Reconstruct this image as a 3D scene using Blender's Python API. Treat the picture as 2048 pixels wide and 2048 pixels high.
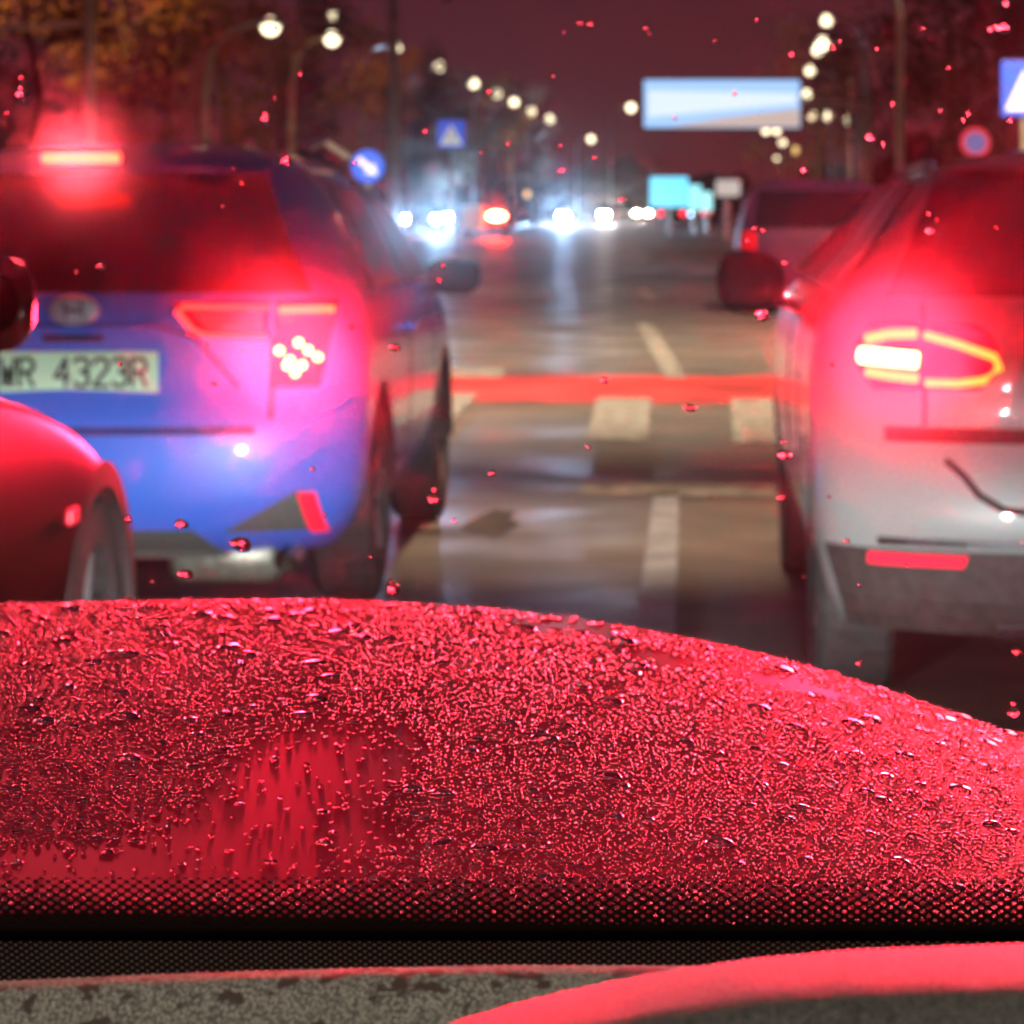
import bpy, bmesh, math, random
import numpy as np
from mathutils import Vector, Matrix
random.seed(7); np.random.seed(7)
for o in list(bpy.data.objects): bpy.data.objects.remove(o)
sc = bpy.context.scene
COL = sc.collection
PI = math.pi
EYE = 1.26; F = 6000.0; U0 = 1377.0; V0 = 415.0      # eye height, focal length and vanishing point in photo pixels

# ------------------------------------------------------------------ camera
cd = bpy.data.cameras.new('camera'); cam = bpy.data.objects.new('camera', cd); COL.objects.link(cam)
cam.location = (0, 0, EYE); cam.rotation_euler = (PI/2, 0, 0)
cd.sensor_width = 36; cd.lens = 36*F/2048
cd.shift_x = -(U0-1024)/2048; cd.shift_y = -(1024-V0)/2048
cd.clip_start = 0.05; cd.clip_end = 3000
cd.dof.use_dof = True; cd.dof.focus_distance = 1.55; cd.dof.aperture_fstop = cd.lens/5.5
sc.camera = cam
# ------------------------------------------------------------------ world (city glow under low cloud)
w = bpy.data.worlds.new('World'); sc.world = w; w.use_nodes = True
nt = w.node_tree; bg = nt.nodes['Background']; out = nt.nodes['World Output']
sky = nt.nodes.new('ShaderNodeTexSky'); sky.sky_type = 'NISHITA'; sky.sun_disc = False
sky.sun_elevation = math.radians(-8); sky.sun_rotation = math.radians(200)
bg.inputs[1].default_value = 0.05
nt.links.new(sky.outputs[0], bg.inputs[0])
bg2 = nt.nodes.new('ShaderNodeBackground'); add = nt.nodes.new('ShaderNodeAddShader')
tc = nt.nodes.new('ShaderNodeTexCoord'); sep = nt.nodes.new('ShaderNodeSeparateXYZ')
nt.links.new(tc.outputs['Generated'], sep.inputs[0])
rmp = nt.nodes.new('ShaderNodeValToRGB'); nt.links.new(sep.outputs[2], rmp.inputs[0])
rmp.color_ramp.elements[0].color = (.075, .016, .019, 1); rmp.color_ramp.elements[1].color = (.048, .013, .024, 1)
rmp.color_ramp.elements[1].position = .25
nt.links.new(rmp.outputs[0], bg2.inputs[0]); bg2.inputs[1].default_value = 1.0
nt.links.new(bg.outputs[0], add.inputs[0]); nt.links.new(bg2.outputs[0], add.inputs[1]); nt.links.new(add.outputs[0], out.inputs[0])
sc.view_settings.view_transform = 'Standard'; sc.view_settings.look = 'None'
sc.view_settings.exposure = 0; sc.view_settings.gamma = 1; sc.view_settings.use_curve_mapping = False
cy = sc.cycles
cy.max_bounces = 10; cy.transmission_bounces = 8; cy.glossy_bounces = 3; cy.diffuse_bounces = 2; cy.transparent_max_bounces = 12
cy.volume_bounces = 0; cy.use_denoising = True; cy.denoising_prefilter = 'ACCURATE'; cy.caustics_refractive = True; cy.caustics_reflective = True
cy.sample_clamp_indirect = 12; cy.blur_glossy = 0.3
BRAKE = 3.0; BEAM = 0.6; HEAD = 2.4

def lamp(name, kind, loc, energy, col, aim=None, size=.1, spot=None, blend=.5):
    l = bpy.data.lights.new(name, kind); l.energy = energy; l.color = col
    if kind in ('POINT', 'SPOT'): l.shadow_soft_size = size
    if kind == 'AREA': l.size = size
    if spot: l.spot_size = spot; l.spot_blend = blend
    o = bpy.data.objects.new(name, l); COL.objects.link(o); o.location = loc
    if aim is not None:
        o.rotation_euler = (Vector(aim)-Vector(loc)).to_track_quat('-Z', 'Y').to_euler()
    return o

# ------------------------------------------------------------------ helpers
def P(u, v, Y): return Vector(((u-U0)*Y/F, Y, EYE-(v-V0)*Y/F))
def gY(v): return EYE*F/(v-V0)

def mat(name, base=(.5,.5,.5), rough=.5, metal=0, emis=None, es=1, noise=None, coat=0, spec=.5, bump=None, trans=0, ior=1.45, coat_rough=.05, rnoise=None):
    m = bpy.data.materials.new(name); m.use_nodes = True; nt = m.node_tree
    b = nt.nodes['Principled BSDF']
    b.inputs['Base Color'].default_value = (*base, 1); b.inputs['Roughness'].default_value = rough
    b.inputs['Metallic'].default_value = metal; b.inputs['Coat Weight'].default_value = coat; b.inputs['Coat Roughness'].default_value = coat_rough
    b.inputs['Specular IOR Level'].default_value = spec; b.inputs['Transmission Weight'].default_value = trans; b.inputs['IOR'].default_value = ior
    if emis: b.inputs['Emission Color'].default_value = (*emis, 1); b.inputs['Emission Strength'].default_value = es
    if noise or bump or rnoise:
        t = nt.nodes.new('ShaderNodeTexCoord')
    if noise:
        sc_, amt, det = noise
        n = nt.nodes.new('ShaderNodeTexNoise'); n.inputs['Scale'].default_value = sc_; n.inputs['Detail'].default_value = det
        nt.links.new(t.outputs['Object'], n.inputs['Vector'])
        r = nt.nodes.new('ShaderNodeValToRGB'); nt.links.new(n.outputs[0], r.inputs[0])
        r.color_ramp.elements[0].position = .3; r.color_ramp.elements[1].position = .7
        r.color_ramp.elements[0].color = (*[c*(1-amt) for c in base], 1); r.color_ramp.elements[1].color = (*[min(1, c*(1+amt)) for c in base], 1)
        nt.links.new(r.outputs[0], b.inputs['Base Color'])
    if rnoise:
        n = nt.nodes.new('ShaderNodeTexNoise'); n.inputs['Scale'].default_value = rnoise[0]; n.inputs['Detail'].default_value = 4
        nt.links.new(t.outputs['Object'], n.inputs['Vector'])
        r = nt.nodes.new('ShaderNodeMapRange'); nt.links.new(n.outputs[0], r.inputs[0])
        r.inputs[1].default_value = .35; r.inputs[2].default_value = .65; r.inputs[3].default_value = rnoise[1]; r.inputs[4].default_value = rnoise[2]
        nt.links.new(r.outputs[0], b.inputs['Roughness'])
    if bump:
        n = nt.nodes.new('ShaderNodeTexNoise'); n.inputs['Scale'].default_value = bump[0]; n.inputs['Detail'].default_value = 3
        nt.links.new(t.outputs['Object'], n.inputs['Vector'])
        bp = nt.nodes.new('ShaderNodeBump'); bp.inputs['Strength'].default_value = bump[1]; bp.inputs['Distance'].default_value = bump[2]
        nt.links.new(n.outputs[0], bp.inputs['Height']); nt.links.new(bp.outputs[0], b.inputs['Normal'])
    return m

def emit(name, col, s):
    m = bpy.data.materials.new(name); m.use_nodes = True; nt = m.node_tree; nt.nodes.clear()
    e = nt.nodes.new('ShaderNodeEmission'); o = nt.nodes.new('ShaderNodeOutputMaterial')
    e.inputs[0].default_value = (*col, 1); e.inputs[1].default_value = s; nt.links.new(e.outputs[0], o.inputs[0]); return m

def tag(o, label=None, cat=None, group=None, kind=None):
    if label: o['label'] = label
    if cat: o['category'] = cat
    if group: o['group'] = group
    if kind: o['kind'] = kind
    return o
def empty(name, loc, label, cat, group=None):
    o = bpy.data.objects.new(name, None); COL.objects.link(o); o.location = loc; o.empty_display_size = .1
    return tag(o, label, cat, group)
def obj(name, me, m=None, parent=None, loc=None, smooth=False):
    if isinstance(me, bmesh.types.BMesh):
        b = me; me = bpy.data.meshes.new(name); b.to_mesh(me); b.free()
    o = bpy.data.objects.new(name, me); COL.objects.link(o)
    if m is not None:
        for mm in (m if isinstance(m, (list, tuple)) else [m]): me.materials.append(mm)
    if smooth: me.polygons.foreach_set('use_smooth', [True]*len(me.polygons))
    if parent: o.parent = parent
    if loc is not None: o.location = loc
    return o
def copy_tree(o, parent=None):
    c = o.copy(); COL.objects.link(c)
    if parent: c.parent = parent
    for ch in list(o.children): copy_tree(ch, c)
    return c

def bx(b, x0, x1, y0, y1, z0, z1, bev=0):
    r = bmesh.ops.create_cube(b, size=1); vs = r['verts']
    for v in vs: v.co = Vector(((x0+x1)/2+v.co.x*(x1-x0), (y0+y1)/2+v.co.y*(y1-y0), (z0+z1)/2+v.co.z*(z1-z0)))
    if bev:
        es = list({e for v in vs for e in v.link_edges})
        bmesh.ops.bevel(b, geom=es, offset=bev, segments=2, affect='EDGES', profile=.5)
    return b
def box(x0, x1, y0, y1, z0, z1, bev=0): return bx(bmesh.new(), x0, x1, y0, y1, z0, z1, bev)
def tube(b, pts, rad, seg=8, cap=True):
    pts = [Vector(p) for p in pts]; rings = []
    rads = rad if isinstance(rad, (list, tuple)) else [rad]*len(pts)
    for i, p in enumerate(pts):
        d = (pts[min(i+1, len(pts)-1)]-pts[max(i-1, 0)]).normalized()
        a = Vector((0, 0, 1)) if abs(d.z) < .9 else Vector((1, 0, 0))
        s = d.cross(a).normalized(); t = d.cross(s)
        rings.append([b.verts.new(p+(s*math.cos(2*PI*k/seg)+t*math.sin(2*PI*k/seg))*rads[i]) for k in range(seg)])
    for i in range(len(rings)-1):
        for k in range(seg):
            b.faces.new((rings[i][k], rings[i][(k+1) % seg], rings[i+1][(k+1) % seg], rings[i+1][k]))
    if cap:
        b.faces.new(rings[0]); b.faces.new(rings[-1][::-1])
    return b
def disc_tube(cx, cy, cz, r, w, axis='x', seg=28, prof=None):
    """a lathe round an axis: prof = [(offset along axis, radius)]"""
    b = bmesh.new(); prof = prof or [(-w/2, 0), (-w/2, r*.97), (-w/2+.01, r), (w/2-.01, r), (w/2, r*.97), (w/2, 0)]
    rings = []
    for a, rr in prof:
        ring = []
        for k in range(seg):
            c, s = math.cos(2*PI*k/seg)*rr, math.sin(2*PI*k/seg)*rr
            ring.append(b.verts.new((cx+a, cy+c, cz+s) if axis == 'x' else (cx+c, cy+a, cz+s)))
        rings.append(ring)
    for i in range(len(rings)-1):
        for k in range(seg): b.faces.new((rings[i][k], rings[i][(k+1) % seg], rings[i+1][(k+1) % seg], rings[i+1][k]))
    bmesh.ops.remove_doubles(b, verts=b.verts, dist=1e-5)
    bmesh.ops.recalc_face_normals(b, faces=b.faces)
    return b
def extrude_poly(pts, d):
    """flat polygon (3-D points) pushed by vector d"""
    b = bmesh.new(); d = Vector(d)
    a = [b.verts.new(p) for p in pts]; c = [b.verts.new(Vector(p)+d) for p in pts]
    b.faces.new(a); b.faces.new(c[::-1])
    n = len(a)
    for i in range(n): b.faces.new((a[i], c[i], c[(i+1) % n], a[(i+1) % n]))
    bmesh.ops.recalc_face_normals(b, faces=b.faces); return b

# ------------------------------------------------------------------ materials
M = {}
M['black'] = mat('black_plastic', (.012,.010,.012), .6, spec=.3)
M['tyre'] = mat('tyre_rubber', (.02,.02,.02), .8, noise=(30,.4,3))
M['rim'] = mat('alloy_rim', (.35,.35,.37), .35, .8)
M['chrome'] = mat('chrome_trim', (.75,.77,.8), .15, 1)
M['glass'] = mat('dark_window_glass', (.008,.004,.006), .28, spec=.4)
M['blue'] = mat('bright_blue_car_paint', (.05,.17,.78), .40, .05, coat=1, coat_rough=.035, noise=(400,.12,2))
M['silver'] = mat('silver_grey_car_paint', (.25,.255,.245), .42, .1, coat=.8, coat_rough=.035, noise=(400,.1,2))
M['redcar'] = mat('dark_red_car_paint', (.008,.0006,.0008), .4, .0, coat=.0, spec=.12, bump=(2.5,.12,.03), coat_rough=.2)
M['grey_plastic'] = mat('grey_bumper_plastic', (.10,.11,.10), .6, noise=(60,.2,3))
M['plate'] = mat('retroreflective_plate', (.66,.95,.66), .5)
M['ink'] = mat('plate_ink', (.03,.05,.04), .6)
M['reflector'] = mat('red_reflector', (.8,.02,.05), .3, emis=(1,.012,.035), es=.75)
M['lens'] = mat('red_lamp_lens', (.45,.004,.012), .15, emis=(1,.004,.03), es=.10)
M['muffler'] = mat('steel_silencer', (.30,.30,.24), .45, .6, noise=(25,.3,4))
M['galv'] = mat('galvanised_pole', (.38,.33,.27), .5, .3, noise=(6,.2,3))
M['white'] = mat('white_paint', (.75,.75,.75), .5)

# ------------------------------------------------------------------ car bodies: horizontal slices, each a rounded plan
class Car:
    def __init__(s, lv, cr=.34, cf=.5, kr=2.6, kf=2.2):
        """lv: rows of z, rear y, half width, front y"""
        s.lv = np.array(lv, float); s.cr = cr; s.cf = cf; s.kr = kr; s.kf = kf
    def at(s, z):
        L = s.lv; z = min(max(z, L[0,0]), L[-1,0])
        return [float(np.interp(z, L[:,0], L[:,j])) for j in (1,2,3)]
    def rear(s, x, z):
        yr, hw, yf = s.at(z); t = min(abs(x)/hw, 1)
        return yr+min(s.cr, (yf-yr)*.45)*(1-(1-t**s.kr)**(1/s.kr))
    def side(s, z): return s.at(z)[1]
    def front(s, x, z):
        yr, hw, yf = s.at(z); t = min(abs(x)/hw, 1)
        return yf-min(s.cf, (yf-yr)*.45)*(1-(1-t**s.kf)**(1/s.kf))
    def ring(s, z, n=18):
        yr, hw, yf = s.at(z); pts = []
        th = [i/(n)*PI/2 for i in range(-n, n+1)]
        k = s.kr; c = min(s.cr, (yf-yr)*.45)
        for t in th:
            x = math.copysign(abs(math.sin(t))**(2/k), t)*hw; cc = abs(math.cos(t))**(2/k)
            pts.append((x, yr+c*(1-cc)))
        m = 14
        y0 = yr+c; k = s.kf; c = min(s.cf, (yf-yr)*.45); y1 = yf-c
        for i in range(1, m): pts.append((hw, y0+(y1-y0)*i/m))
        for t in reversed(th):
            x = math.copysign(abs(math.sin(t))**(2/k), t)*hw; cc = abs(math.cos(t))**(2/k)
            pts.append((x, yf-c*(1-cc)))
        for i in range(1, m): pts.append((-hw, y1+(y0-y1)*i/m))
        return pts
    def shell(s, zs):
        b = bmesh.new(); rings = []
        for z in zs: rings.append([b.verts.new((x, y, z)) for x, y in s.ring(z)])
        n = len(rings[0])
        for i in range(len(rings)-1):
            for k in range(n): b.faces.new((rings[i][k], rings[i][(k+1) % n], rings[i+1][(k+1) % n], rings[i+1][k]))
        b.faces.new(rings[0][::-1]); b.faces.new(rings[-1])
        bmesh.ops.recalc_face_normals(b, faces=b.faces)
        return b
    def patch_rear(s, outline, off=.006, nx=16, nz=8, thick=.012):
        """outline(z)->(x0,x1) between z0,z1 ; patch hugging the rear, standing OFF proud"""
        z0, z1, f = outline; b = bmesh.new(); g = []; h = []
        for j in range(nz+1):
            z = z0+(z1-z0)*j/nz; xa, xb = f(j/nz)
            g.append([b.verts.new((xa+(xb-xa)*i/nx, s.rear(xa+(xb-xa)*i/nx, z)-off, z)) for i in range(nx+1)])
            h.append([b.verts.new((xa+(xb-xa)*i/nx, s.rear(xa+(xb-xa)*i/nx, z)-off+thick, z)) for i in range(nx+1)])
        for j in range(nz):
            for i in range(nx):
                b.faces.new((g[j][i], g[j][i+1], g[j+1][i+1], g[j+1][i])); b.faces.new((h[j][i], h[j+1][i], h[j+1][i+1], h[j][i+1]))
        for i in range(nx):
            b.faces.new((g[0][i], h[0][i], h[0][i+1], g[0][i+1])); b.faces.new((g[nz][i], g[nz][i+1], h[nz][i+1], h[nz][i]))
        for j in range(nz):
            b.faces.new((g[j][0], g[j+1][0], h[j+1][0], h[j][0])); b.faces.new((g[j][nx], h[j][nx], h[j+1][nx], g[j+1][nx]))
        bmesh.ops.recalc_face_normals(b, faces=b.faces)
        return b
    def patch_side(s, sx, z0, z1, f, off=.006, ny=16, nz=8, thick=.012):
        b = bmesh.new(); g = []; h = []
        for j in range(nz+1):
            z = z0+(z1-z0)*j/nz; ya, yb = f(j/nz); x = s.side(z)
            g.append([b.verts.new((sx*(x+off), ya+(yb-ya)*i/ny, z)) for i in range(ny+1)])
            h.append([b.verts.new((sx*(x+off-thick), ya+(yb-ya)*i/ny, z)) for i in range(ny+1)])
        for j in range(nz):
            for i in range(ny):
                b.faces.new((g[j][i], g[j][i+1], g[j+1][i+1], g[j+1][i])); b.faces.new((h[j][i], h[j+1][i], h[j+1][i+1], h[j][i+1]))
        for i in range(ny):
            b.faces.new((g[0][i], h[0][i], h[0][i+1], g[0][i+1])); b.faces.new((g[nz][i], g[nz][i+1], h[nz][i+1], h[nz][i]))
        for j in range(nz):
            b.faces.new((g[j][0], g[j+1][0], h[j+1][0], h[j][0])); b.faces.new((g[j][ny], h[j][ny], h[j+1][ny], g[j+1][ny]))
        bmesh.ops.recalc_face_normals(b, faces=b.faces)
        return b

def smooth_levels(lv, n=46):
    lv = np.array(lv, float); z = np.linspace(lv[0,0], lv[-1,0], n); o = [z]
    for j in (1,2,3):
        d = np.interp(z, lv[:,0], lv[:,j]); e = d.copy()
        for _ in range(2): e[1:-1] = .25*e[:-2]+.5*e[1:-1]+.25*e[2:]
        o.append(e)
    return np.stack(o, 1)

def wheel(parent, x, y, sx, r=.31, w=.2):
    t = obj('tyre', disc_tube(0,0,0, r, w, 'x', 32, [(-w/2, r*.66), (-w/2, r*.93), (-w/2+.02, r), (w/2-.02, r), (w/2, r*.93), (w/2, r*.66), (w/2-.03, r*.62), (-w/2+.03, r*.62), (-w/2, r*.66)]), M['tyre'], parent, (x, y, r))
    b = bmesh.new(); tube(b, [(-.06,0,0), (.06,0,0)], r*.18, 12)
    for k in range(5):
        a = 2*PI*k/5+.3; tube(b, [(sx*.05, math.cos(a)*r*.12, math.sin(a)*r*.12), (sx*.07, math.cos(a)*r*.64, math.sin(a)*r*.64)], [.035, .022], 6)
    obj('rim', b, M['rim'], t)
    bmd = disc_tube(-sx*.03,0,0, r*.5, .02, 'x', 20); obj('brake_disc', bmd, M['muffler'], t)

def cut_arches(o, spots, r=.37):
    cutters = []
    for x, y in spots:
        c = obj('cutter', disc_tube(0,0,0, r, .5, 'x', 36), None, None, (x, y, .30)); cutters.append(c)
        md = o.modifiers.new('arch', 'BOOLEAN'); md.object = c; md.operation = 'DIFFERENCE'; md.solver = 'EXACT'
    par = o.parent; loc = o.matrix_world.copy()
    dg = bpy.context.evaluated_depsgraph_get()
    me = bpy.data.meshes.new_from_object(o.evaluated_get(dg))
    o.modifiers.clear(); o.data = me
    for c in cutters: bpy.data.objects.remove(c)
    return o
def shade_auto(o, ang=35):
    me = o.data; b = bmesh.new(); b.from_mesh(me)
    for f in b.faces: f.smooth = True
    for e in b.edges:
        if len(e.link_faces) == 2 and e.calc_face_angle(0) > math.radians(ang): e.smooth = False
    b.to_mesh(me); b.free()
def car_body(car, zs, m, wheels, par, r=.37):
    o = obj('body', car.shell(zs), m); cut_arches(o, wheels, r); shade_auto(o); o.parent = par; return o
def arch_lip(par, x, y, r, m, sx, w=.035):
    b = bmesh.new(); n = 22
    prof = [(-.05, -.010), (.008, -.010), (.005, w), (-.05, w)]
    rings = []
    for i in range(n+1):
        a = .02+(PI-.04)*i/n
        rings.append([b.verts.new((x+sx*p, y+math.cos(a)*(r+q), .30+math.sin(a)*(r+q))) for p, q in prof])
    for i in range(n):
        for k in range(4): b.faces.new((rings[i][k], rings[i][(k+1) % 4], rings[i+1][(k+1) % 4], rings[i+1][k]))
    b.faces.new(rings[0]); b.faces.new(rings[-1]); bmesh.ops.recalc_face_normals(b, faces=b.faces)
    return obj('arch_trim', b, m, par)
def mirror(par, x, y, z, sx, m, w=.24, h=.165):
    b = bmesh.new(); bmesh.ops.create_uvsphere(b, u_segments=20, v_segments=12, radius=.5)
    for v in b.verts:
        c = v.co; v.co = Vector((math.copysign(abs(c.x*2)**.8/2, c.x)*w, c.y*.16 if c.y > 0 else c.y*.05, math.copysign(abs(c.z*2)**.75/2, c.z)*h*(1+.25*sx*c.x)))
    o = obj('door_mirror', b, m, par, (x+sx*(w/2+.03), y, z), True)
    g = bmesh.new(); bmesh.ops.create_circle(g, cap_ends=True, segments=20, radius=.5)
    for v in g.verts: v.co = Vector((v.co.x*w*.8, -.029, v.co.y*h*.72))
    obj('mirror_glass', g, M['black'], o)
    a = bmesh.new(); tube(a, [(-sx*(w/2+.05), .02, -h*.35), (-sx*w*.2, .02, -h*.3)], .022, 8); obj('mirror_arm', a, m, o)

# ------------------------------------------------------------------ ground
def road_material():
    m = bpy.data.materials.new('wet_asphalt'); m.use_nodes = True; nt = m.node_tree; b = nt.nodes['Principled BSDF']
    t = nt.nodes.new('ShaderNodeTexCoord')
    def noise(s, d=4):
        n = nt.nodes.new('ShaderNodeTexNoise'); n.inputs['Scale'].default_value = s; n.inputs['Detail'].default_value = d
        nt.links.new(t.outputs['Object'], n.inputs['Vector']); return n
    n1 = noise(1.1, 7); n2 = noise(60, 3)
    r = nt.nodes.new('ShaderNodeValToRGB'); nt.links.new(n1.outputs[0], r.inputs[0])
    r.color_ramp.elements[0].position = .36; r.color_ramp.elements[0].color = (.06,.05,.045,1)
    r.color_ramp.elements[1].position = .66; r.color_ramp.elements[1].color = (.13,.115,.095,1)
    mx = nt.nodes.new('ShaderNodeMixRGB'); mx.blend_type = 'OVERLAY'; mx.inputs[0].default_value = .95
    nt.links.new(r.outputs[0], mx.inputs[1]); nt.links.new(n2.outputs[0], mx.inputs[2]); nt.links.new(mx.outputs[0], b.inputs['Base Color'])
    mr = nt.nodes.new('ShaderNodeMapRange'); nt.links.new(n1.outputs[0], mr.inputs[0]); mr.inputs[1].default_value = .35; mr.inputs[2].default_value = .65
    mr.inputs[3].default_value = .62; mr.inputs[4].default_value = .36; nt.links.new(mr.outputs[0], b.inputs['Roughness'])
    bp = nt.nodes.new('ShaderNodeBump'); bp.inputs['Strength'].default_value = .35; bp.inputs['Distance'].default_value = .006
    nt.links.new(n2.outputs[0], bp.inputs['Height']); nt.links.new(bp.outputs[0], b.inputs['Normal'])
    return m
def sheet(name, pts, z, m, kind='structure'):
    b = bmesh.new(); b.faces.new([b.verts.new((x, y, z)) for x, y in pts])
    o = obj(name, b, m); o['kind'] = kind; return o
M['road'] = road_material()
M['grass'] = mat('verge_grass', (.035,.04,.018), .9, noise=(3,.5,6))
sheet('ground', [(-900,-60), (900,-60), (900,1500), (-900,1500)], -.13, M['grass'])
road = obj('road', box(-11, 9, -30, 900, -.2, 0), M['road']); road['kind'] = 'structure'
side_road = obj('side_road', box(-40, -11, 14, 26, -.2, -.004), M['road']); side_road['kind'] = 'structure'
M['kerb'] = mat('kerb_concrete', (.22,.21,.19), .75, noise=(8,.25,4))
for nm, x0, x1, y0, y1 in (('kerb', -11.2, -11, 27, 500), ('kerb', 9, 9.2, -30, 500), ('kerb', -11.2, -11, -30, 13)):
    k = obj(nm, box(x0, x1, y0, y1, -.2, .12, .01), M['kerb']); k['kind'] = 'structure'
M['paint'] = mat('worn_road_paint', (.19,.175,.155), .65, noise=(9,.75,9))
M['redpaint'] = mat('worn_red_crossing_paint', (.40,.03,.028), .6, noise=(1.3,.7,7))
def mark(name, pts, z=.004, m=None):
    o = sheet(name, pts, z, m or M['paint']); return o
mark('cycle_crossing', [(-9,19.9), (.62,19.2), (6,18.8), (6,21.9), (.62,22.3), (-1.0,22.5), (-9,23)], .004, M['redpaint'])
def zx(u, v): Y = gY(v); return ((u-U0)*Y/F, Y)
for q in ([(880,738), (1010,738), (1005,756), (870,756)], [(860,787), (957,790), (905,842), (850,842)], [(1195,797), (1303,799), (1296,884), (1172,880)],
          [(1462,800), (1560,800), (1580,888), (1466,888)], [(1700,800), (1800,800), (1850,888), (1740,888)]):
    mark('crossing_block', [zx(u, v) for u, v in q[::-1]], .008)
mark('lane_dash', [zx(1270,648), zx(1303,648), zx(1374,757), (zx(1330,757))][::-1], .008)
for k in range(3): mark('lane_dash', [(-.55-.6*k, 40+15*k), (-.4-.6*k, 40+15*k), (-.62-.6*k, 46+15*k), (-.77-.6*k, 46+15*k)], .008)
mark('stop_line', [zx(1160,992), zx(1548,998), zx(1548,972), zx(1162,968)], .008)
mark('lane_line', [(-.17,3.0), (-.04,3.0), (-.04,13.2), (-.15,13.2)], .008, mat('faded_lane_paint', (.21,.22,.25), .5, noise=(4,.35,6)))

M['tar'] = mat('dark_tar_patch', (.04,.034,.03), .6, noise=(5,.5,5))
b = bmesh.new(); r_ = random.Random(2)
b.faces.new([b.verts.new((-.78+.10*math.cos(a)*r_.uniform(.6,1.2), 11.9+.6*math.sin(a)*r_.uniform(.6,1.2), .008)) for a in [2*PI*k/14 for k in range(14)]])
tp = obj('tar_patch', b, M['tar']); tp['kind'] = 'structure'
# street and headlamp light (the lamps' own light)
WARM = (1,.78,.52)
# ------------------------------------------------------------------ blue hatchback
BX, BY = -1.86, 9.0
lvB = smooth_levels([(.20,.16,.74,3.75), (.26,.06,.80,3.95), (.36,.01,.845,4.02), (.50,0,.86,4.04), (.62,.01,.865,4.0), (.70,.05,.865,3.95), (.80,.07,.862,3.85), (.92,.08,.855,3.6),
     (1.0,.13,.835,3.05), (1.10,.18,.79,2.75), (1.20,.23,.745,2.5), (1.30,.29,.69,2.25), (1.38,.34,.64,2.05), (1.43,.40,.585,1.85), (1.46,.55,.50,1.6), (1.475,.8,.3,1.35)])
cB = Car(lvB)
blue = empty('hatchback', (BX, BY, 0), 'bright blue hatchback braking ahead in the left lane, plate ending 4323R', 'car')
car_body(cB, np.concatenate([np.linspace(.2,1.4,44), np.linspace(1.41,1.475,8)]), M['blue'], [(.80,.78), (-.80,.78), (.80,3.25), (-.80,3.25)], blue)
for x in (-.76, .76):
    for y in (.78, 3.25): wheel(blue, x, y, math.copysign(1, x))
for y in (.78, 3.25): arch_lip(blue, .862, y, .37, M['black'], 1, .028)
obj('rear_window', cB.patch_rear((1.0, 1.365, lambda t: (-.70+.16*t, .70-.16*t)), .008, 20, 10), M['glass'], blue)
obj('spoiler', cB.patch_rear((1.375, 1.43, lambda t: (-.58+.05*t, .58-.05*t)), .10, 20, 4, .2), M['blue'], blue)
hb = obj('high_brake_lamp', box(-.125, .115, .195, .225, 1.395, 1.428, .01), emit('high_brake_glow', (1,.013,.004), 45), blue)
for x in (-.62, .62): obj('roof_rail', tube(bmesh.new(), [(x, .75, 1.455), (x, 1.2, 1.49), (x, 1.9, 1.45)], .015, 8), M['chrome'], blue)
for sx in (1, -1):
    obj('side_window', cB.patch_side(sx, 1.0, 1.33, lambda t: (.75+.15*t, 1.72-.02*t), .007), M['glass'], blue)
    obj('side_window', cB.patch_side(sx, 1.0, 1.33, lambda t: (1.8, 2.75-.5*t), .007), M['glass'], blue)
    mirror(blue, sx*.82, 2.55, 1.00, sx, M['black'], .21, .15)
    obj('door_handle', box(.86 if sx > 0 else -.90, .90 if sx > 0 else -.86, 1.55, 1.75, .83, .855, .008), M['blue'], blue)
    # lamps
    o1 = obj('tail_lamp', cB.patch_rear((.868, .972, lambda t, sx=sx: sorted((sx*(.36-.065*t), sx*.585))), .012, 12, 4), M['lens'], blue)
    fr = bmesh.new()
    def rp(x, z, off=.026): return (sx*x, cB.rear(x, z)-off, z)
    tube(fr, [rp(.585,.955), rp(.45,.957), rp(.33,.960), rp(.312,.945), rp(.36,.89), rp(.40,.872), rp(.585,.868)], .0085, 6)
    obj('light_guide', fr, emit('light_guide_glow', (1,.05,.04), 3.2), o1)
    obj('reflector_bowl', cB.patch_rear((.885, .945, lambda t, sx=sx: sorted((sx*(.40-.045*t), sx*.565))), .020, 10, 3), mat('bowl_grey', (.12,.10,.09), .35), o1)
    o2 = obj('tail_lamp', cB.patch_rear((.715, .975, lambda t, sx=sx: sorted((sx*.60, sx*(.735+.045*t)))), .012, 10, 8), M['lens'], blue)
    fr = bmesh.new(); tube(fr, [rp(.615,.948), rp(.77,.948)], .011, 6); obj('light_guide', fr, emit('amber_guide_glow', (1,.13,.02), 4), o2)
    LED = emit('brake_bulb_glow', (1,.07,.022), 60)
    for x, z in ((.617,.845), (.648,.815), (.672,.868), (.700,.845), (.728,.823), (.664,.778), (.640,.80), (.683,.80)):
        c = bmesh.new(); bmesh.ops.create_uvsphere(c, u_segments=10, v_segments=6, radius=.0135)
        obj('brake_bulb', c, LED, o2, (sx*x, cB.rear(x, z-.02)-.018, z-.02))
    obj('bumper_reflector', cB.patch_rear((.265, .395, lambda t, sx=sx: sorted((sx*(.705-.03*t), sx*(.755-.03*t)))), .014, 4, 6), M['reflector'], blue)
    pl = [(.44,.305), (.52,.355), (.70,.405), (.745,.29), (.60,.262), (.50,.27)]
    obj('bumper_insert', cB.patch_rear((.275, .40, lambda t, sx=sx: sorted((sx*(.45+.22*t), sx*.70))), .008, 8, 5), M['grey_plastic'], blue)
obj('lower_bumper', cB.patch_rear((.19, .285, lambda t: (-.36-.10*(1-t), .36+.10*(1-t))), .012, 16, 4), M['grey_plastic'], blue)
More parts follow.
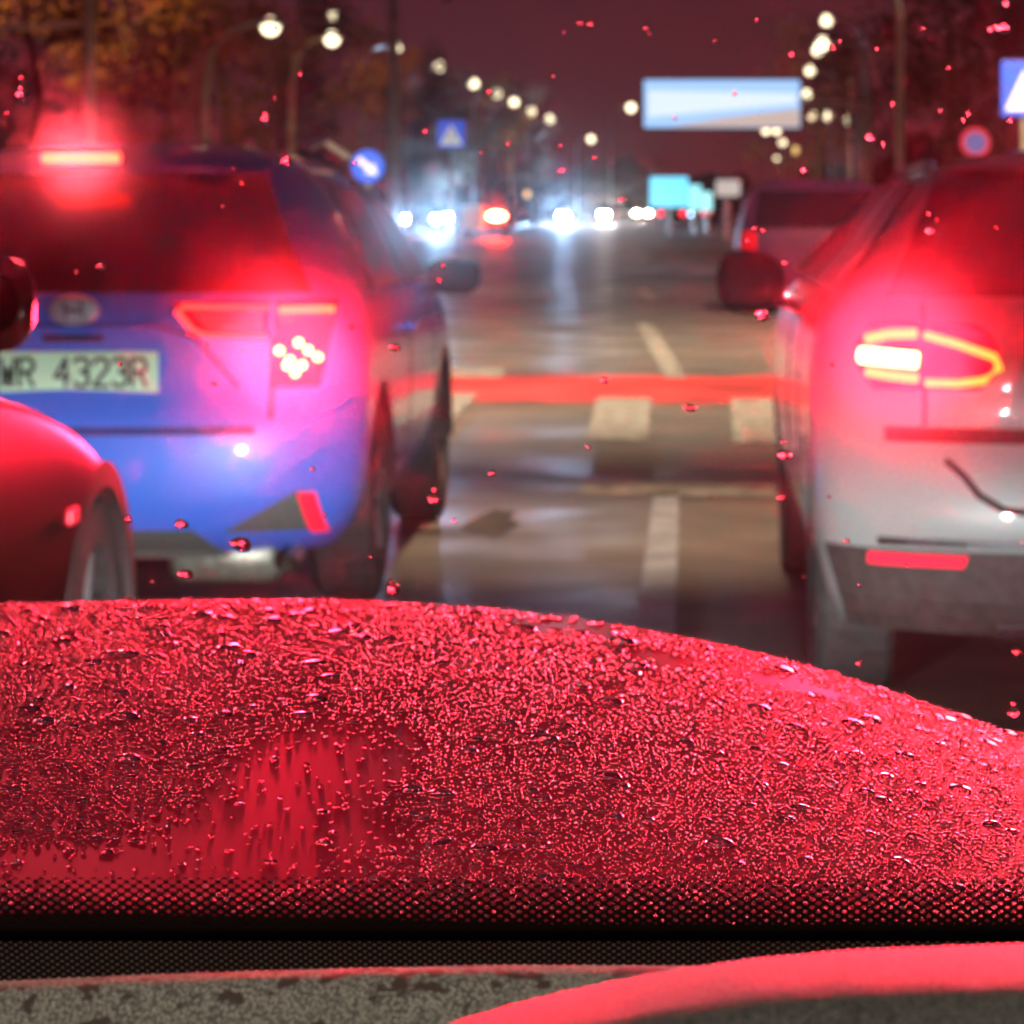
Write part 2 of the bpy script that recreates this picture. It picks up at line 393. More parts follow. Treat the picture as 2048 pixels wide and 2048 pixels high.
obj('bumper_groove', cB.patch_rear((.575, .60, lambda t: (-.55, .55)), .003, 20, 2), mat('blue_groove', (.01,.02,.16), .6), blue)
obj('plate_recess', cB.patch_rear((.66, .905, lambda t: (-.50+.16*t, .50-.16*t)), -.001, 20, 6, .012), M['blue'], blue)
b = bmesh.new(); tube(b, [(-.50, cB.rear(.5,.69)-.006, .69), (-.36, cB.rear(.36,.88)-.006, .88), (-.25, cB.rear(.25,.905)-.006, .905), (.25, cB.rear(.25,.905)-.006, .905), (.36, cB.rear(.36,.87)-.006, .87), (.50, cB.rear(.5,.72)-.006, .72)], .006, 6)
obj('tailgate_crease', b, mat('blue_crease', (.012,.03,.24), .6), blue)
for y in (1.76, 2.80): obj('panel_gap', cB.patch_side(1, .36, .99, lambda t, y=y: (y, y+.014), .002), M['black'], blue)
for sx in (1, -1): obj('panel_gap', cB.patch_rear((.62, .865, lambda t, sx=sx: sorted((sx*(.59), sx*(.602)))), .003, 2, 8), M['black'], blue)
# plate: 520 x 114 mm
pl = obj('number_plate', box(-.26, .26, cB.rear(0,.78)-.016, cB.rear(0,.78)-.004, .700, .826, .006), M['plate'], blue)
FONT = {  # strokes on a 4x6 grid
 'R': [[(0,0),(0,6),(3,6),(4,5),(4,4),(3,3),(0,3)], [(1.8,3),(4,0)]],
 '4': [[(3,0),(3,6),(0,2),(4,2)]],
 '3': [[(0,5.4),(1,6),(3,6),(4,5),(3.8,3.7),(2,3.2),(3.8,2.6),(4,1),(3,0),(1,0),(0,.7)]],
 '2': [[(0,5),(1,6),(3,6),(4,5),(4,3.9),(0,.0),(4,0)]],
 'P': [[(0,0),(0,6),(3,6),(4,5),(4,3.7),(3,2.8),(0,2.8)]],
 'W': [[(0,6),(1,0),(2,4),(3,0),(4,6)]]}
def glyph(ch, x, z, wd, h, y, par):
    b = bmesh.new(); sx_, sz_ = wd/4, h/6
    for st in FONT[ch]:
        for (x0,z0), (x1,z1) in zip(st[:-1], st[1:]):
            a = Vector((x+x0*sx_, y, z+z0*sz_)); c = Vector((x+x1*sx_, y, z+z1*sz_)); d = (c-a).normalized(); n = Vector((-d.z, 0, d.x))*.0062
            a -= d*.004; c += d*.004
            f = [b.verts.new(p+Vector((0,dy,0))) for dy in (0,.001) for p in (a+n, c+n, c-n, a-n)]
            b.faces.new(f[:4]); b.faces.new(f[4:][::-1])
            for i in range(4): b.faces.new((f[i], f[4+i], f[4+(i+1) % 4], f[(i+1) % 4]))
    bmesh.ops.recalc_face_normals(b, faces=b.faces)
    obj('plate_character', b, M['ink'], par)
py = cB.rear(0,.78)-.0185
for ch, x in zip('WR', (-.214,-.158)): glyph(ch, x, .722, .042, .082, py, pl)
for ch, x in zip('4323R', (-.050,.008,.066,.124,.182)): glyph(ch, x, .722, .042, .082, py, pl)
b = bmesh.new(); bx(b, -.258, -.222, cB.rear(0,.78)-.0185, cB.rear(0,.78)-.017, .703, .823); obj('plate_band', b, mat('plate_blue', (.01,.03,.3), .5), pl)
# oval badge
b = disc_tube(0,0,0, .075, .016, 'y', 32, [(-.008,0), (-.010,.05), (-.008,.072), (.004,.078), (.008,.07), (.008,0)])
for v in b.verts: v.co.z *= .62
bd = obj('badge', b, mat('badge_chrome', (.5,.56,.62), .4, .3), blue, (0, cB.rear(0,.935)-.01, .948), True)
b = bmesh.new(); tube(b, [(-.022,-.014,-.026), (-.030,-.014,.026)], .005, 6); tube(b, [(.030,-.014,-.026), (.022,-.014,.026)], .005, 6); tube(b, [(-.026,-.014,.004), (.026,-.014,-.004)], .005, 6)
obj('badge_letter', b, M['chrome'], bd)
obj('boot_handle', cB.patch_rear((.855, .875, lambda t: (-.09,.09)), .016, 6, 2), M['black'], blue)
b = bmesh.new(); tube(b, [(.40,.10,.62), (.62,.12,.62)], .008, 6)
tube(b, [(-.28,0,0), (.28,0,0)], .0001, 4)
b.free()
ms = disc_tube(0,0,0,.085,.34,'x',24, [(-.17,0), (-.17,.06), (-.14,.085), (.14,.085), (.17,.06), (.17,0)])
obj('silencer', ms, M['muffler'], blue, (.43,.30,.185), True)
b = bmesh.new(); tube(b, [(.60,.42,.21), (.66,.2,.2), (.66,.02,.19)], .026, 10, False); obj('exhaust_pipe', b, M['muffler'], blue)
obj('rear_axle', tube(bmesh.new(), [(-.7,.7,.25), (.7,.7,.25)], .05, 8), M['black'], blue)

# ------------------------------------------------------------------ silver car, right
SX, SY = 1.27, 7.0
lvS = smooth_levels([(.24,.10,.90,4.0), (.30,.05,.93,4.2), (.42,.02,.955,4.28), (.52,0,.965,4.3), (.66,.03,.97,4.25), (.74,.07,.97,4.15), (.86,.06,.965,4.0), (.98,.09,.945,3.6),
     (1.04,.13,.90,3.1), (1.14,.22,.80,2.85), (1.24,.32,.73,2.6), (1.33,.44,.665,2.35), (1.38,.55,.60,2.1), (1.41,.75,.50,1.9), (1.425,1.0,.3,1.6)])
cS = Car(lvS, cr=.42, kr=2.3)
silver = empty('estate_car', (SX, SY, 0), 'silver grey car braking ahead on the right, cut by the photo edge', 'car')
car_body(cS, np.concatenate([np.linspace(.24,1.36,42), np.linspace(1.37,1.425,7)]), M['silver'], [(.86,.85), (-.86,.85), (.86,3.45), (-.86,3.45)], silver)
for x in (-.80, .80):
    for y in (.85, 3.45): wheel(silver, x*1.06, y, math.copysign(1, x), .32)
obj('rear_window', cS.patch_rear((1.045, 1.345, lambda t: (-.79+.16*t, .79-.16*t)), .008, 20, 10), M['glass'], silver)
obj('spoiler', cS.patch_rear((1.36, 1.40, lambda t: (-.60+.08*t, .60-.08*t)), .09, 20, 4, .2), M['silver'], silver)
for sx in (-1, 1):
    obj('side_window', cS.patch_side(sx, 1.05, 1.32, lambda t: (.75+.28*t, 1.25-.0*t), .007), M['glass'], silver)
    obj('side_window', cS.patch_side(sx, 1.05, 1.33, lambda t: (1.32, 2.02), .007), M['glass'], silver)
    obj('side_window', cS.patch_side(sx, 1.05, 1.33, lambda t: (2.1, 2.95-.5*t), .007), M['glass'], silver)
    b = bmesh.new(); tube(b, [(sx*(cS.side(1.34)+.0), .75, 1.35), (sx*(cS.side(1.37)), 1.5, 1.385), (sx*(cS.side(1.36)), 2.2, 1.37), (sx*(cS.side(1.05)+.012), 3.0, 1.06)], .014, 6)
    obj('window_trim', b, M['silver'], silver)
    mirror(silver, sx*.93, 2.6, 1.025, sx, M['black'], .22, .20)
    def rp(x, z, off=.022): x -= .03; z -= .02; return (sx*x, cS.rear(x, z)-off, z)
    tl = obj('tail_lamp', cS.patch_rear((.825, .98, lambda t, sx=sx: sorted((sx*(.53+.05*(2*t-1)**2), sx*(.865-.04*(2*t-1)**2)))), .010, 14, 6), M['lens'], silver)
    LB = emit('brake_bar_glow', (1,.08,.026), 60)
    bb = bmesh.new(); tube(bb, [rp(.882,.924), rp(.84,.921), rp(.80,.918), rp(.755,.915)], .020, 10); obj('brake_bar', bb, LB, tl)
    OR = emit('amber_guide_glow', (1,.16,.015), 5)
    g1 = bmesh.new(); tube(g1, [rp(.735,.975), rp(.66,.955), rp(.575,.925), rp(.565,.90), rp(.60,.87), rp(.66,.862), rp(.735,.862)], .0095, 8); obj('light_guide', g1, OR, tl)
    g2 = bmesh.new(); tube(g2, [rp(.87,.962), rp(.82,.975), rp(.755,.978)], .012, 8); obj('light_guide', g2, OR, tl)
    g3 = bmesh.new(); tube(g3, [rp(.87,.885), rp(.82,.878), rp(.755,.872)], .012, 8); obj('light_guide', g3, OR, tl)
    obj('bumper_reflector', cS.patch_rear((.408, .436, lambda t, sx=sx: sorted((sx*(.62-.01*t), sx*(.84)))), .016, 12, 3), M['reflector'], silver)
obj('high_brake_lamp', box(-.17,.17, .24,.27, 1.345,1.375, .008), emit('silver_high_brake_glow', (1,.035,.010), 45), silver)
obj('chrome_strip', cS.patch_rear((.455, .475, lambda t: (-.82, .82)), .014, 24, 2), M['chrome'], silver)
obj('lower_bumper', cS.patch_rear((.24, .445, lambda t: (-.88-.06*t, .88+.06*t)), .012, 40, 5), mat('lower_bumper_plastic', (.045,.035,.032), .6, noise=(30,.3,3)), silver)
obj('tailgate_seam', cS.patch_rear((.700, .735, lambda t: (-.80, .80)), .003, 24, 2), M['black'], silver)
b = bmesh.new(); tube(b, [rp2 for rp2 in [(x, cS.rear(x, z)-.004, z) for x, z in ((-.66,.66), (-.62,.625), (-.585,.58), (-.53,.548), (-.45,.54), (0,.54), (.45,.54), (.53,.548), (.62,.625), (.66,.66))]], .009, 8)
obj('plate_recess_edge', b, M['black'], silver)
obj('silver_plate', box(-.26,.26, cS.rear(0,.63)-.014, cS.rear(0,.63)-.002, .575,.69,.005), M['plate'], silver).name = 'number_plate'
for x in (-.42, .42): obj('exhaust_trim', tube(bmesh.new(), [(x-.12,.08,.255), (x+.12,.08,.255)], .018, 8), M['chrome'], silver)

for y in (1.28, 2.06): obj('panel_gap', cS.patch_side(-1, .40, 1.03, lambda t, y=y: (y, y+.014), .002), M['black'], silver)
for sx in (1, -1): obj('panel_gap', cS.patch_rear((.74, 1.03, lambda t, sx=sx: sorted((sx*(.700), sx*(.712)))), .003, 2, 8), M['black'], silver)
# ------------------------------------------------------------------ dark red car, left foreground
RX, RY = -2.17, 3.2
lvR = smooth_levels([(.22,.2,.80,3.9), (.30,.05,.86,4.05), (.45,0,.875,4.08), (.60,.05,.88,4.03), (.68,.05,.88,3.95), (.74,.08,.88,3.8), (.80,.08,.875,3.55), (.86,.1,.87,3.25), (.91,.12,.86,2.85), (.95,.15,.85,2.55),
     (1.05,.25,.80,2.3), (1.2,.4,.72,2.0), (1.35,.6,.62,1.6), (1.42,.9,.45,1.3)])
cR = Car(lvR, cf=.62, kf=2.4)
redc = empty('compact_car', (RX, RY, 0), 'dark red car alongside at far left, only wing, wheel and mirror showing', 'car')
car_body(cR, np.linspace(.22,1.42,50), M['redcar'], [(.80,3.42), (-.80,3.42), (.8,.8), (-.8,.8)], redc, .355)
rim_, M['rim'] = M['rim'], mat('dark_rim', (.05,.04,.04), .5)
for x in (-.78, .77):
    for y in (.8, 3.42): wheel(redc, x, y, math.copysign(1, x), .315)
M['rim'] = rim_
arch_lip(redc, .874, 3.42, .355, mat('arch_plastic', (.035,.022,.022), .6), 1, .045)
def front_patch(c, x0, x1, z0, z1, off=.008, nx=14, nz=5):
    b = bmesh.new(); g = [[b.verts.new((x0+(x1-x0)*i/nx, c.front(x0+(x1-x0)*i/nx, z0+(z1-z0)*j/nz)+off, z0+(z1-z0)*j/nz)) for i in range(nx+1)] for j in range(nz+1)]
    for j in range(nz):
        for i in range(nx): b.faces.new((g[j][i], g[j][i+1], g[j+1][i+1], g[j+1][i]))
    return b
for sx in (1, -1): obj('headlamp', front_patch(cR, sx*.55, sx*.866, .64, .76), mat('headlamp_cover', (.25,.12,.12), .2, coat=.5), redc, smooth=True)
obj('side_window', cR.patch_side(1, .98, 1.3, lambda t: (1.0, 2.35-.6*t), .007), M['glass'], redc)
mirror(redc, .80, 2.08, 1.09, 1, mat('mirror_red_black', (.05,.012,.015), .25, coat=1), .19, .17)
obj('side_marker', box(.878, .892, 3.02, 3.10, .60, .635, .006), M['reflector'], redc)

# ------------------------------------------------------------------ own car: bonnet, windscreen, dashboard
own = empty('own_car', (0, 1.9, 0), 'car we look out of: bonnet covered in raindrops, windscreen base and dashboard', 'car')
def oc(name, me, m, parent=None, **k):
    o = obj(name, me, m, None, **k); o.parent = parent or own
    if parent is None: o.matrix_parent_inverse = Matrix.Translation((0, -1.9, 0))
    return o
M['bonnet'] = mat('own_bonnet_red_glow_tint', (.18,.004,.014), .5, .0, coat=0, spec=.03, noise=(5,.25,3))  # red of the brake lamp glow is put into the bonnet base colour
# front rim of the bonnet as seen: list of (x, y front)
def hood_front(x):  # y of the leading edge
    return 2.60-.42*max(0, (x+.34))**1.35-.06*max(0, -(x+.42))
def hood_z(x, y):
    t = (y-1.30)/1.3
    z = .968-.030*t-.018*t*t
    dx = x+.36
    z -= .29*max(0, dx)**2.6*(.35+.9*max(t, 0)) + .05*min(0, dx)**2
    return z
def hood_surf(x, t):
    """t 0..1 over the top, 1..1.25 the rounded nose"""
    yf = hood_front(x)
    if t <= 1:
        y = 1.235+(yf-1.235)*t; return Vector((x, y, hood_z(x, y)))
    a = (t-1)/.25*PI/2; r = .05
    return Vector((x, yf+math.sin(a)*r, hood_z(x, yf)-(1-math.cos(a))*r))
b = bmesh.new(); NX, NT = 90, 70; g = []
for i in range(NX+1):
    x = -1.25+1.95*i/NX
    g.append([b.verts.new(hood_surf(x, t*1.25/NT)) for t in range(NT+1)]+[b.verts.new(hood_surf(x, 1.25)+Vector((0,.01,-.3)))])
for i in range(NX):
    for j in range(NT+1): b.faces.new((g[i][j], g[i+1][j], g[i+1][j+1], g[i][j+1]))
bmesh.ops.recalc_face_normals(b, faces=b.faces)
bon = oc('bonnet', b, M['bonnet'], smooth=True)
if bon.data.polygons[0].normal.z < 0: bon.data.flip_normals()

# windscreen plane
WY0, WZ0, WY1, WZ1 = 1.245, .935, 1.03, 1.42
wd = Vector((0, WY1-WY0, WZ1-WZ0)).normalized(); wn = Vector((0, wd.z, -wd.y))   # along, outward(+y)
def ws_point(u, v):
    a = (u-U0)/F; c = -(v-V0)/F      # ray (a,1,c) from eye
    d = Vector((a, 1, c)); p0 = Vector((0, WY0, WZ0)); n = wn
    s = (p0-Vector((0,0,EYE))).dot(n)/d.dot(n)
    return Vector((0,0,EYE))+d*s
# film of spray in the glass: pure forward scattering
mfilm = bpy.data.materials.new('windscreen_film'); mfilm.use_nodes = True; nt = mfilm.node_tree; nt.nodes.clear()
vs_ = nt.nodes.new('ShaderNodeVolumeScatter'); vo = nt.nodes.new('ShaderNodeOutputMaterial')
vs_.inputs['Color'].default_value = (1,1,1,1); vs_.inputs['Density'].default_value = 1.5; vs_.inputs['Anisotropy'].default_value = .9945
vw = nt.nodes.new('ShaderNodeVolumeScatter'); vw.inputs['Color'].default_value = (1,1,1,1); vw.inputs['Density'].default_value = .17; vw.inputs['Anisotropy'].default_value = .965
va = nt.nodes.new('ShaderNodeAddShader'); nt.links.new(vs_.outputs[0], va.inputs[0]); nt.links.new(vw.outputs[0], va.inputs[1])
nt.links.new(va.outputs[0], vo.inputs['Volume'])
b = bmesh.new(); T = .006
c8 = []
for off in (0, T):
    for x, s in ((-1.0, 0), (.8, 0), (.8, 1), (-1.0, 1)):
        p = Vector((x, WY0, WZ0)).lerp(Vector((x, WY1, WZ1)), s)+wn*off; c8.append(b.verts.new(p))
for f in ((0,1,2,3), (7,6,5,4), (0,4,5,1), (1,5,6,2), (2,6,7,3), (3,7,4,0)): b.faces.new([c8[i] for i in f])
bmesh.ops.recalc_face_normals(b, faces=b.faces)
oc('windscreen', b, mfilm)

# printed dot band along the foot of the glass
def frit_mat():
    m = bpy.data.materials.new('frit_print'); m.use_nodes = True; nt = m.node_tree; b = nt.nodes['Principled BSDF']
    L = nt.links; N = nt.nodes.new
    b.inputs['Base Color'].default_value = (.006,.003,.004,1); b.inputs['Roughness'].default_value = .5
    tr = N('ShaderNodeBsdfTransparent'); mx = N('ShaderNodeMixShader')
    uv = N('ShaderNodeUVMap'); uv.uv_map = 'UVMap'; sp = N('ShaderNodeSeparateXYZ'); L.new(uv.outputs[0], sp.inputs[0])
    def mth(op, a, c=None, d=None):
        n = N('ShaderNodeMath'); n.operation = op
        for i, q in enumerate((a, c, d)):
            if q is None: continue
            if isinstance(q, (int, float)): n.inputs[i].default_value = q
            else: L.new(q, n.inputs[i])
        return n.outputs[0]
    # rotated square lattice: cells of 1 unit
    x, y = sp.outputs[0], sp.outputs[1]
    p = mth('ADD', x, y); q = mth('SUBTRACT', x, y)
    fp = mth('SUBTRACT', mth('FRACT', p), .5); fq = mth('SUBTRACT', mth('FRACT', q), .5)
    d = mth('SQRT', mth('ADD', mth('MULTIPLY', fp, fp), mth('MULTIPLY', fq, fq)))
    return m, b, tr, mx, d, mth, y, L, N
def frit_sheet(name, v0, v1, rows, mirror_dots=False):
    """band between photo rows v0 (top) and v1 (bottom) measured at the glass"""
    a = ws_point(U0, v1); c = ws_point(U0, v0); s0 = (a-Vector((0,WY0,WZ0))).dot(wd); s1 = (c-Vector((0,WY0,WZ0))).dot(wd)
    b = bmesh.new(); uvl = b.loops.layers.uv.new('UVMap'); W = 1.2; n = 24
    vs = []
    for i in range(n+1):
        x = -.7+W*i/n
        vs.append([b.verts.new(Vector((x, WY0, WZ0))+wd*s-wn*.001) for s in (s0, s1)])
    cell = (s1-s0)/rows
    for i in range(n):
        f = b.faces.new((vs[i][0], vs[i+1][0], vs[i+1][1], vs[i][1]))
        for l in f.loops:
            l[uvl].uv = (l.vert.co.x/(cell*1.25), (((l.vert.co-Vector((l.vert.co.x,WY0,WZ0))).dot(wd))-s0)/cell)
    return b
m, bs, tr, mx, d, mth, y, L, N = frit_mat()
# hole radius grows upwards
mr = N('ShaderNodeMapRange'); L.new(y, mr.inputs[0]); mr.inputs[1].default_value = 0; mr.inputs[2].default_value = 6; mr.inputs[3].default_value = .22; mr.inputs[4].default_value = .52
hole = mth('LESS_THAN', d, mr.outputs[0]); L.new(hole, mx.inputs[0]); L.new(bs.outputs[0], mx.inputs[1]); L.new(tr.outputs[0], mx.inputs[2])
L.new(mx.outputs[0], nt.nodes['Material Output'].inputs[0]) if False else L.new(mx.outputs[0], m.node_tree.nodes['Material Output'].inputs[0])
oc('frit_band', frit_sheet('frit', 1752, 1846, 5.5), m)
m2 = mat('solid_frit', (.012,.002,.004), .45)
a = ws_point(U0, 1920); c = ws_point(U0, 1844); b = bmesh.new()
s0 = (a-Vector((0,WY0,WZ0))).dot(wd); s1 = (c-Vector((0,WY0,WZ0))).dot(wd)
b.faces.new([b.verts.new(Vector((x, WY0, WZ0))+wd*s-wn*.0012) for x, s in ((-.7,s0), (.5,s0), (.5,s1), (-.7,s1))])
oc('solid_frit', b, m2)
m3, bs3, tr3, mx3, d3, mth3, y3, L3, N3 = frit_mat()
cr = N3('ShaderNodeMixRGB'); L3.new(mth3('LESS_THAN', d3, .27), cr.inputs[0]); cr.inputs[1].default_value = (.008,.005,.005,1); cr.inputs[2].default_value = (.62,.66,.48,1)
L3.new(cr.outputs[0], bs3.inputs['Base Color'])
sh = frit_sheet('mesh', 1868, 1990, 9.5)
for v in sh.verts: v.co -= wn*.004
oc('dotted_strip', sh, m3)

# dashboard
def dash_mat(name, base, spots=True, fine=800):
    m = bpy.data.materials.new(name); m.use_nodes = True; nt = m.node_tree; b = nt.nodes['Principled BSDF']; L = nt.links; N = nt.nodes.new
    t = N('ShaderNodeTexCoord'); n = N('ShaderNodeTexVoronoi'); n.inputs['Scale'].default_value = fine
    mp = N('ShaderNodeMapping'); mp.inputs['Scale'].default_value = (1,.45,1); L.new(t.outputs['Object'], mp.inputs[0]); L.new(mp.outputs[0], n.inputs['Vector'])
    r = N('ShaderNodeValToRGB'); L.new(n.outputs['Distance'], r.inputs[0])
    r.color_ramp.elements[0].position = .15; r.color_ramp.elements[0].color = (*base,1); r.color_ramp.elements[1].position = .62; r.color_ramp.elements[1].color = (*[c*.22 for c in base],1)
    col = r.outputs[0]
    if spots:
        k = N('ShaderNodeTexNoise'); k.inputs['Scale'].default_value = 105; k.inputs['Detail'].default_value = 2
        mp2 = N('ShaderNodeMapping'); mp2.inputs['Scale'].default_value = (.8,.5,1); L.new(t.outputs['Object'], mp2.inputs[0]); L.new(mp2.outputs[0], k.inputs['Vector'])
        r2 = N('ShaderNodeValToRGB'); L.new(k.outputs[0], r2.inputs[0]); r2.color_ramp.elements[0].position = .565; r2.color_ramp.elements[1].position = .62
        mx = N('ShaderNodeMixRGB'); L.new(r2.outputs[0], mx.inputs[0]); L.new(col, mx.inputs[1]); mx.inputs[2].default_value = (.06,.04,.03,1); col = mx.outputs[0]
    L.new(col, b.inputs['Base Color']); b.inputs['Roughness'].default_value = .55
    bp = N('ShaderNodeBump'); bp.inputs['Strength'].default_value = .5; bp.inputs['Distance'].default_value = .0006; L.new(n.outputs['Distance'], bp.inputs['Height']); L.new(bp.outputs[0], b.inputs['Normal'])
    return m
b = bmesh.new(); nx = 60; rows = []
def dash_edge(u): return np.interp(u, [-200,0,350,700,1000,1500,2300], [1972,1964,1948,1938,1932,1934,1940])
for i in range(nx+1):
    u = -300+2700*i/nx; v = float(dash_edge(u)); Y = 1.13; p = P(u, v, Y); col = []
    for k in range(5):   # rounded far edge
        a = PI/2*(1-k/5)*.9; col.append(p+Vector((0, .012*math.sin(a), -.012*(1-math.cos(a)))))
    col += [p, p+Vector((0,-.010,.0012)), p+Vector((0,-.020,.0014)), p+Vector((0,-.035,-.001)), p+Vector((0,-.06,-.007)), p+Vector((0,-.13,-.030)), p+Vector((0,-.3,-.12)), p+Vector((0,-.4,-.3))]
    rows.append([b.verts.new(q) for q in col])
for i in range(nx):
    for j in range(len(rows[0])-1): b.faces.new((rows[i][j], rows[i+1][j], rows[i+1][j+1], rows[i][j+1]))
bmesh.ops.recalc_face_normals(b, faces=b.faces)
dsh = oc('dashboard', b, dash_mat('grained_dashboard', (.42,.385,.325)), smooth=True)
# binnacle in front of it, lower right
b = bmesh.new(); rows = []; nx = 50
def bin_edge(u): return np.interp(u, [850,950,1100,1300,1500,1700,2048,2400], [2068,2032,1992,1950,1921,1903,1890,1888])
for i in range(nx+1):
    u = 820+1700*i/nx; v = float(bin_edge(u)); Y = 1.0; p = P(u, v, Y); col = []
    for k in range(8):
        a = PI*.5*(1-k/7); col.append(p+Vector((0, .02*math.sin(a), -.02*(1-math.cos(a)))))
    for k in range(1, 6): col.append(p+Vector((0, -.013*k, .00125*k-.00011*k*k)))
    for k in range(1, 9):
        a = k/8*1.45; col.append(p+Vector((0, -.065-.05*math.sin(a), .0035-.05*.8*(1-math.cos(a)))))
    col.append(p+Vector((0,-.13,-.3)))
    rows.append([b.verts.new(q) for q in col])
for i in range(nx):
    for j in range(len(rows[0])-1): b.faces.new((rows[i][j], rows[i+1][j], rows[i+1][j+1], rows[i][j+1]))
bmesh.ops.recalc_face_normals(b, faces=b.faces)
oc('instrument_hood', b, dash_mat('instrument_hood_skin', (.15,.14,.125), False, 1100), smooth=True)

# own headlamps (hidden below the bonnet, their light falls on the cars ahead)
for x, e, aim, cone in ((-.80, 900, (1.0, 8, .30), 40), (.35, 1900, (-1.25, 9.5, .40), 40)):
    h = oc('headlamp', tube(bmesh.new(), [(x, 2.66, .60), (x, 2.70, .60)], .05, 12), emit('own_headlamp_glow', (1,.97,.85), 40))
    l = lamp('own_headlamp_light', 'SPOT', (x, 2.72, .60), e, (.92,.97,1), aim, .012, math.radians(cone), 1.0)
    oc('beam_block_plate', box(x-.16, x+.16, 2.96, 2.97, .607, .74), M['black'], h)      # unseen plate added to block the beam above the cut-off

# ------------------------------------------------------------------ raindrops
m = bpy.data.materials.new('rain_water'); m.use_nodes = True; nt = m.node_tree; nt.nodes.clear(); N = nt.nodes.new; L = nt.links
tr = N('ShaderNodeBsdfTransparent'); gs = N('ShaderNodeBsdfGlass'); m1 = N('ShaderNodeMixShader'); o_ = N('ShaderNodeOutputMaterial')
gs.inputs['IOR'].default_value = 1.33; gs.inputs['Roughness'].default_value = .12; m1.inputs[0].default_value = .8
L.new(tr.outputs[0], m1.inputs[1]); L.new(gs.outputs[0], m1.inputs[2]); L.new(m1.outputs[0], o_.inputs[0])
M['water'] = m
def drop_mesh(name, nseg=8, ring=3, h=.45, wob=0, seed=0):
    rnd = random.Random(seed); b = bmesh.new(); rings = []
    ph = [rnd.uniform(0, 2*PI) for _ in range(3)]
    for j in range(ring):
        a = PI/2*j/ring; rr = math.cos(a)*.5*(1+.06*math.sin(2*a)); zz = math.sin(a)*h
        rings.append([b.verts.new((rr*math.cos(t)*(1+wob*math.sin(2*t+ph[0])+wob*.6*math.sin(3*t+ph[1])), rr*math.sin(t)*(1+wob*math.sin(2*t+ph[0])+wob*.6*math.sin(3*t+ph[1])), zz)) for t in [2*PI*k/nseg for k in range(nseg)]])
    top = b.verts.new((0,0,h))
    for j in range(ring-1):
        for k in range(nseg): b.faces.new((rings[j][k], rings[j][(k+1) % nseg], rings[j+1][(k+1) % nseg], rings[j+1][k]))
    for k in range(nseg): b.faces.new((rings[-1][k], rings[-1][(k+1) % nseg], top))
    b.faces.new(rings[0][::-1])
    me = bpy.data.meshes.new(name); b.to_mesh(me); b.free(); me.materials.append(M['water'])
    me.polygons.foreach_set('use_smooth', [True]*len(me.polygons)); return me
def to_screen(p): return (U0+F*p.x/p.y, V0+F*(EYE-p.z)/p.y)
def hood_normal(x, y):
    e = .004; return Vector((-(hood_z(x+e,y)-hood_z(x-e,y))/(2*e), -(hood_z(x,y+e)-hood_z(x,y-e))/(2*e), 1)).normalized()
# dry-ish patches on the bonnet (world x, y, radii)
patches = [(-.20,1.42,.075,.15), (-.24,1.33,.11,.07), (-.20,1.62,.06,.22), (-.10,2.45,.05,.08), (-.02,2.28,.03,.06), (.08,2.25,.05,.07), (-.55,1.62,.008,.02), (-.40,1.50,.02,.04)]
def bead_prob(x, y):
    p = 1
    for cx, cy_, rx, ry in patches:
        d = ((x-cx)/rx)**2+((y-cy_)/ry)**2
        p = min(p, .10+.90*min(1, max(0, (d-.25)/1.0)))
    return p
# larger drops, one object each
M['clear_water'] = M['water'].copy(); M['clear_water'].name = 'clear_rain_water'
for n_ in M['clear_water'].node_tree.nodes:
    if n_.type == 'BSDF_GLASS': n_.inputs['Roughness'].default_value = .05
    if n_.type == 'MIX_SHADER': n_.inputs[0].default_value = .95
big = [drop_mesh('big_drop', 20, 6, .26+.05*k, .12, k) for k in range(5)]
for m_ in big: m_.materials[0] = M['clear_water']
bigs = []
def own_drop(name, me, p, nrm, w, d, h, label, group, rot=0):
    o = bpy.data.objects.new(name, me); COL.objects.link(o)
    X = Vector((1,0,0)); X = (X-nrm*X.dot(nrm)).normalized(); Yv = nrm.cross(X)
    R = Matrix((X, Yv, nrm)).transposed().to_4x4() @ Matrix.Rotation(rot, 4, 'Z') @ Matrix.Diagonal((w, d, h, 1))
    o.matrix_world = Matrix.Translation(p) @ R
    return tag(o, label, 'raindrop', group)
nbig = 0
rnd = random.Random(11)
while nbig < 210:
    y = 1.33+1.2*rnd.random()**1.25; x = rnd.uniform(-.64, .34)
    if y > hood_front(x)-.03: continue
    u, v = to_screen(Vector((x, y, hood_z(x,y))))
    if not (-5 < u < 2053): continue
    s = rnd.choice([.005,.006,.007,.008,.009,.010,.012,.014])*(y/1.6)*(.6 if bead_prob(x,y) < .6 else 1); dd = s*rnd.uniform(1.0,1.9)
    if any(((x-a)/(s+c)*1.6)**2+((y-b_)/(dd+d)*1.6)**2 < 1 for a, b_, c, d in bigs): continue
    bigs.append((x, y, s, dd))
    own_drop('raindrop', big[nbig % 5], Vector((x, y, hood_z(x,y)+.0002)), hood_normal(x,y), s, dd, s*rnd.uniform(.5,.75), ('broad' if s > .0095 else 'medium' if s > .007 else 'small')+' dark rimmed raindrop '+('on the bonnet near the windscreen foot' if v > 1600 else 'on the bonnet near its leading edge' if v < 1340 else 'half way up the bonnet')+(' at the far left' if u < 400 else ' left of the centre' if u < 850 else ' near the centre' if u < 1250 else ' right of the centre' if u < 1650 else ' at the far right'), 'large raindrops on the bonnet', rnd.uniform(-.4,.4)); nbig += 1
rnd = random.Random(3)
beads = []; y = 1.245
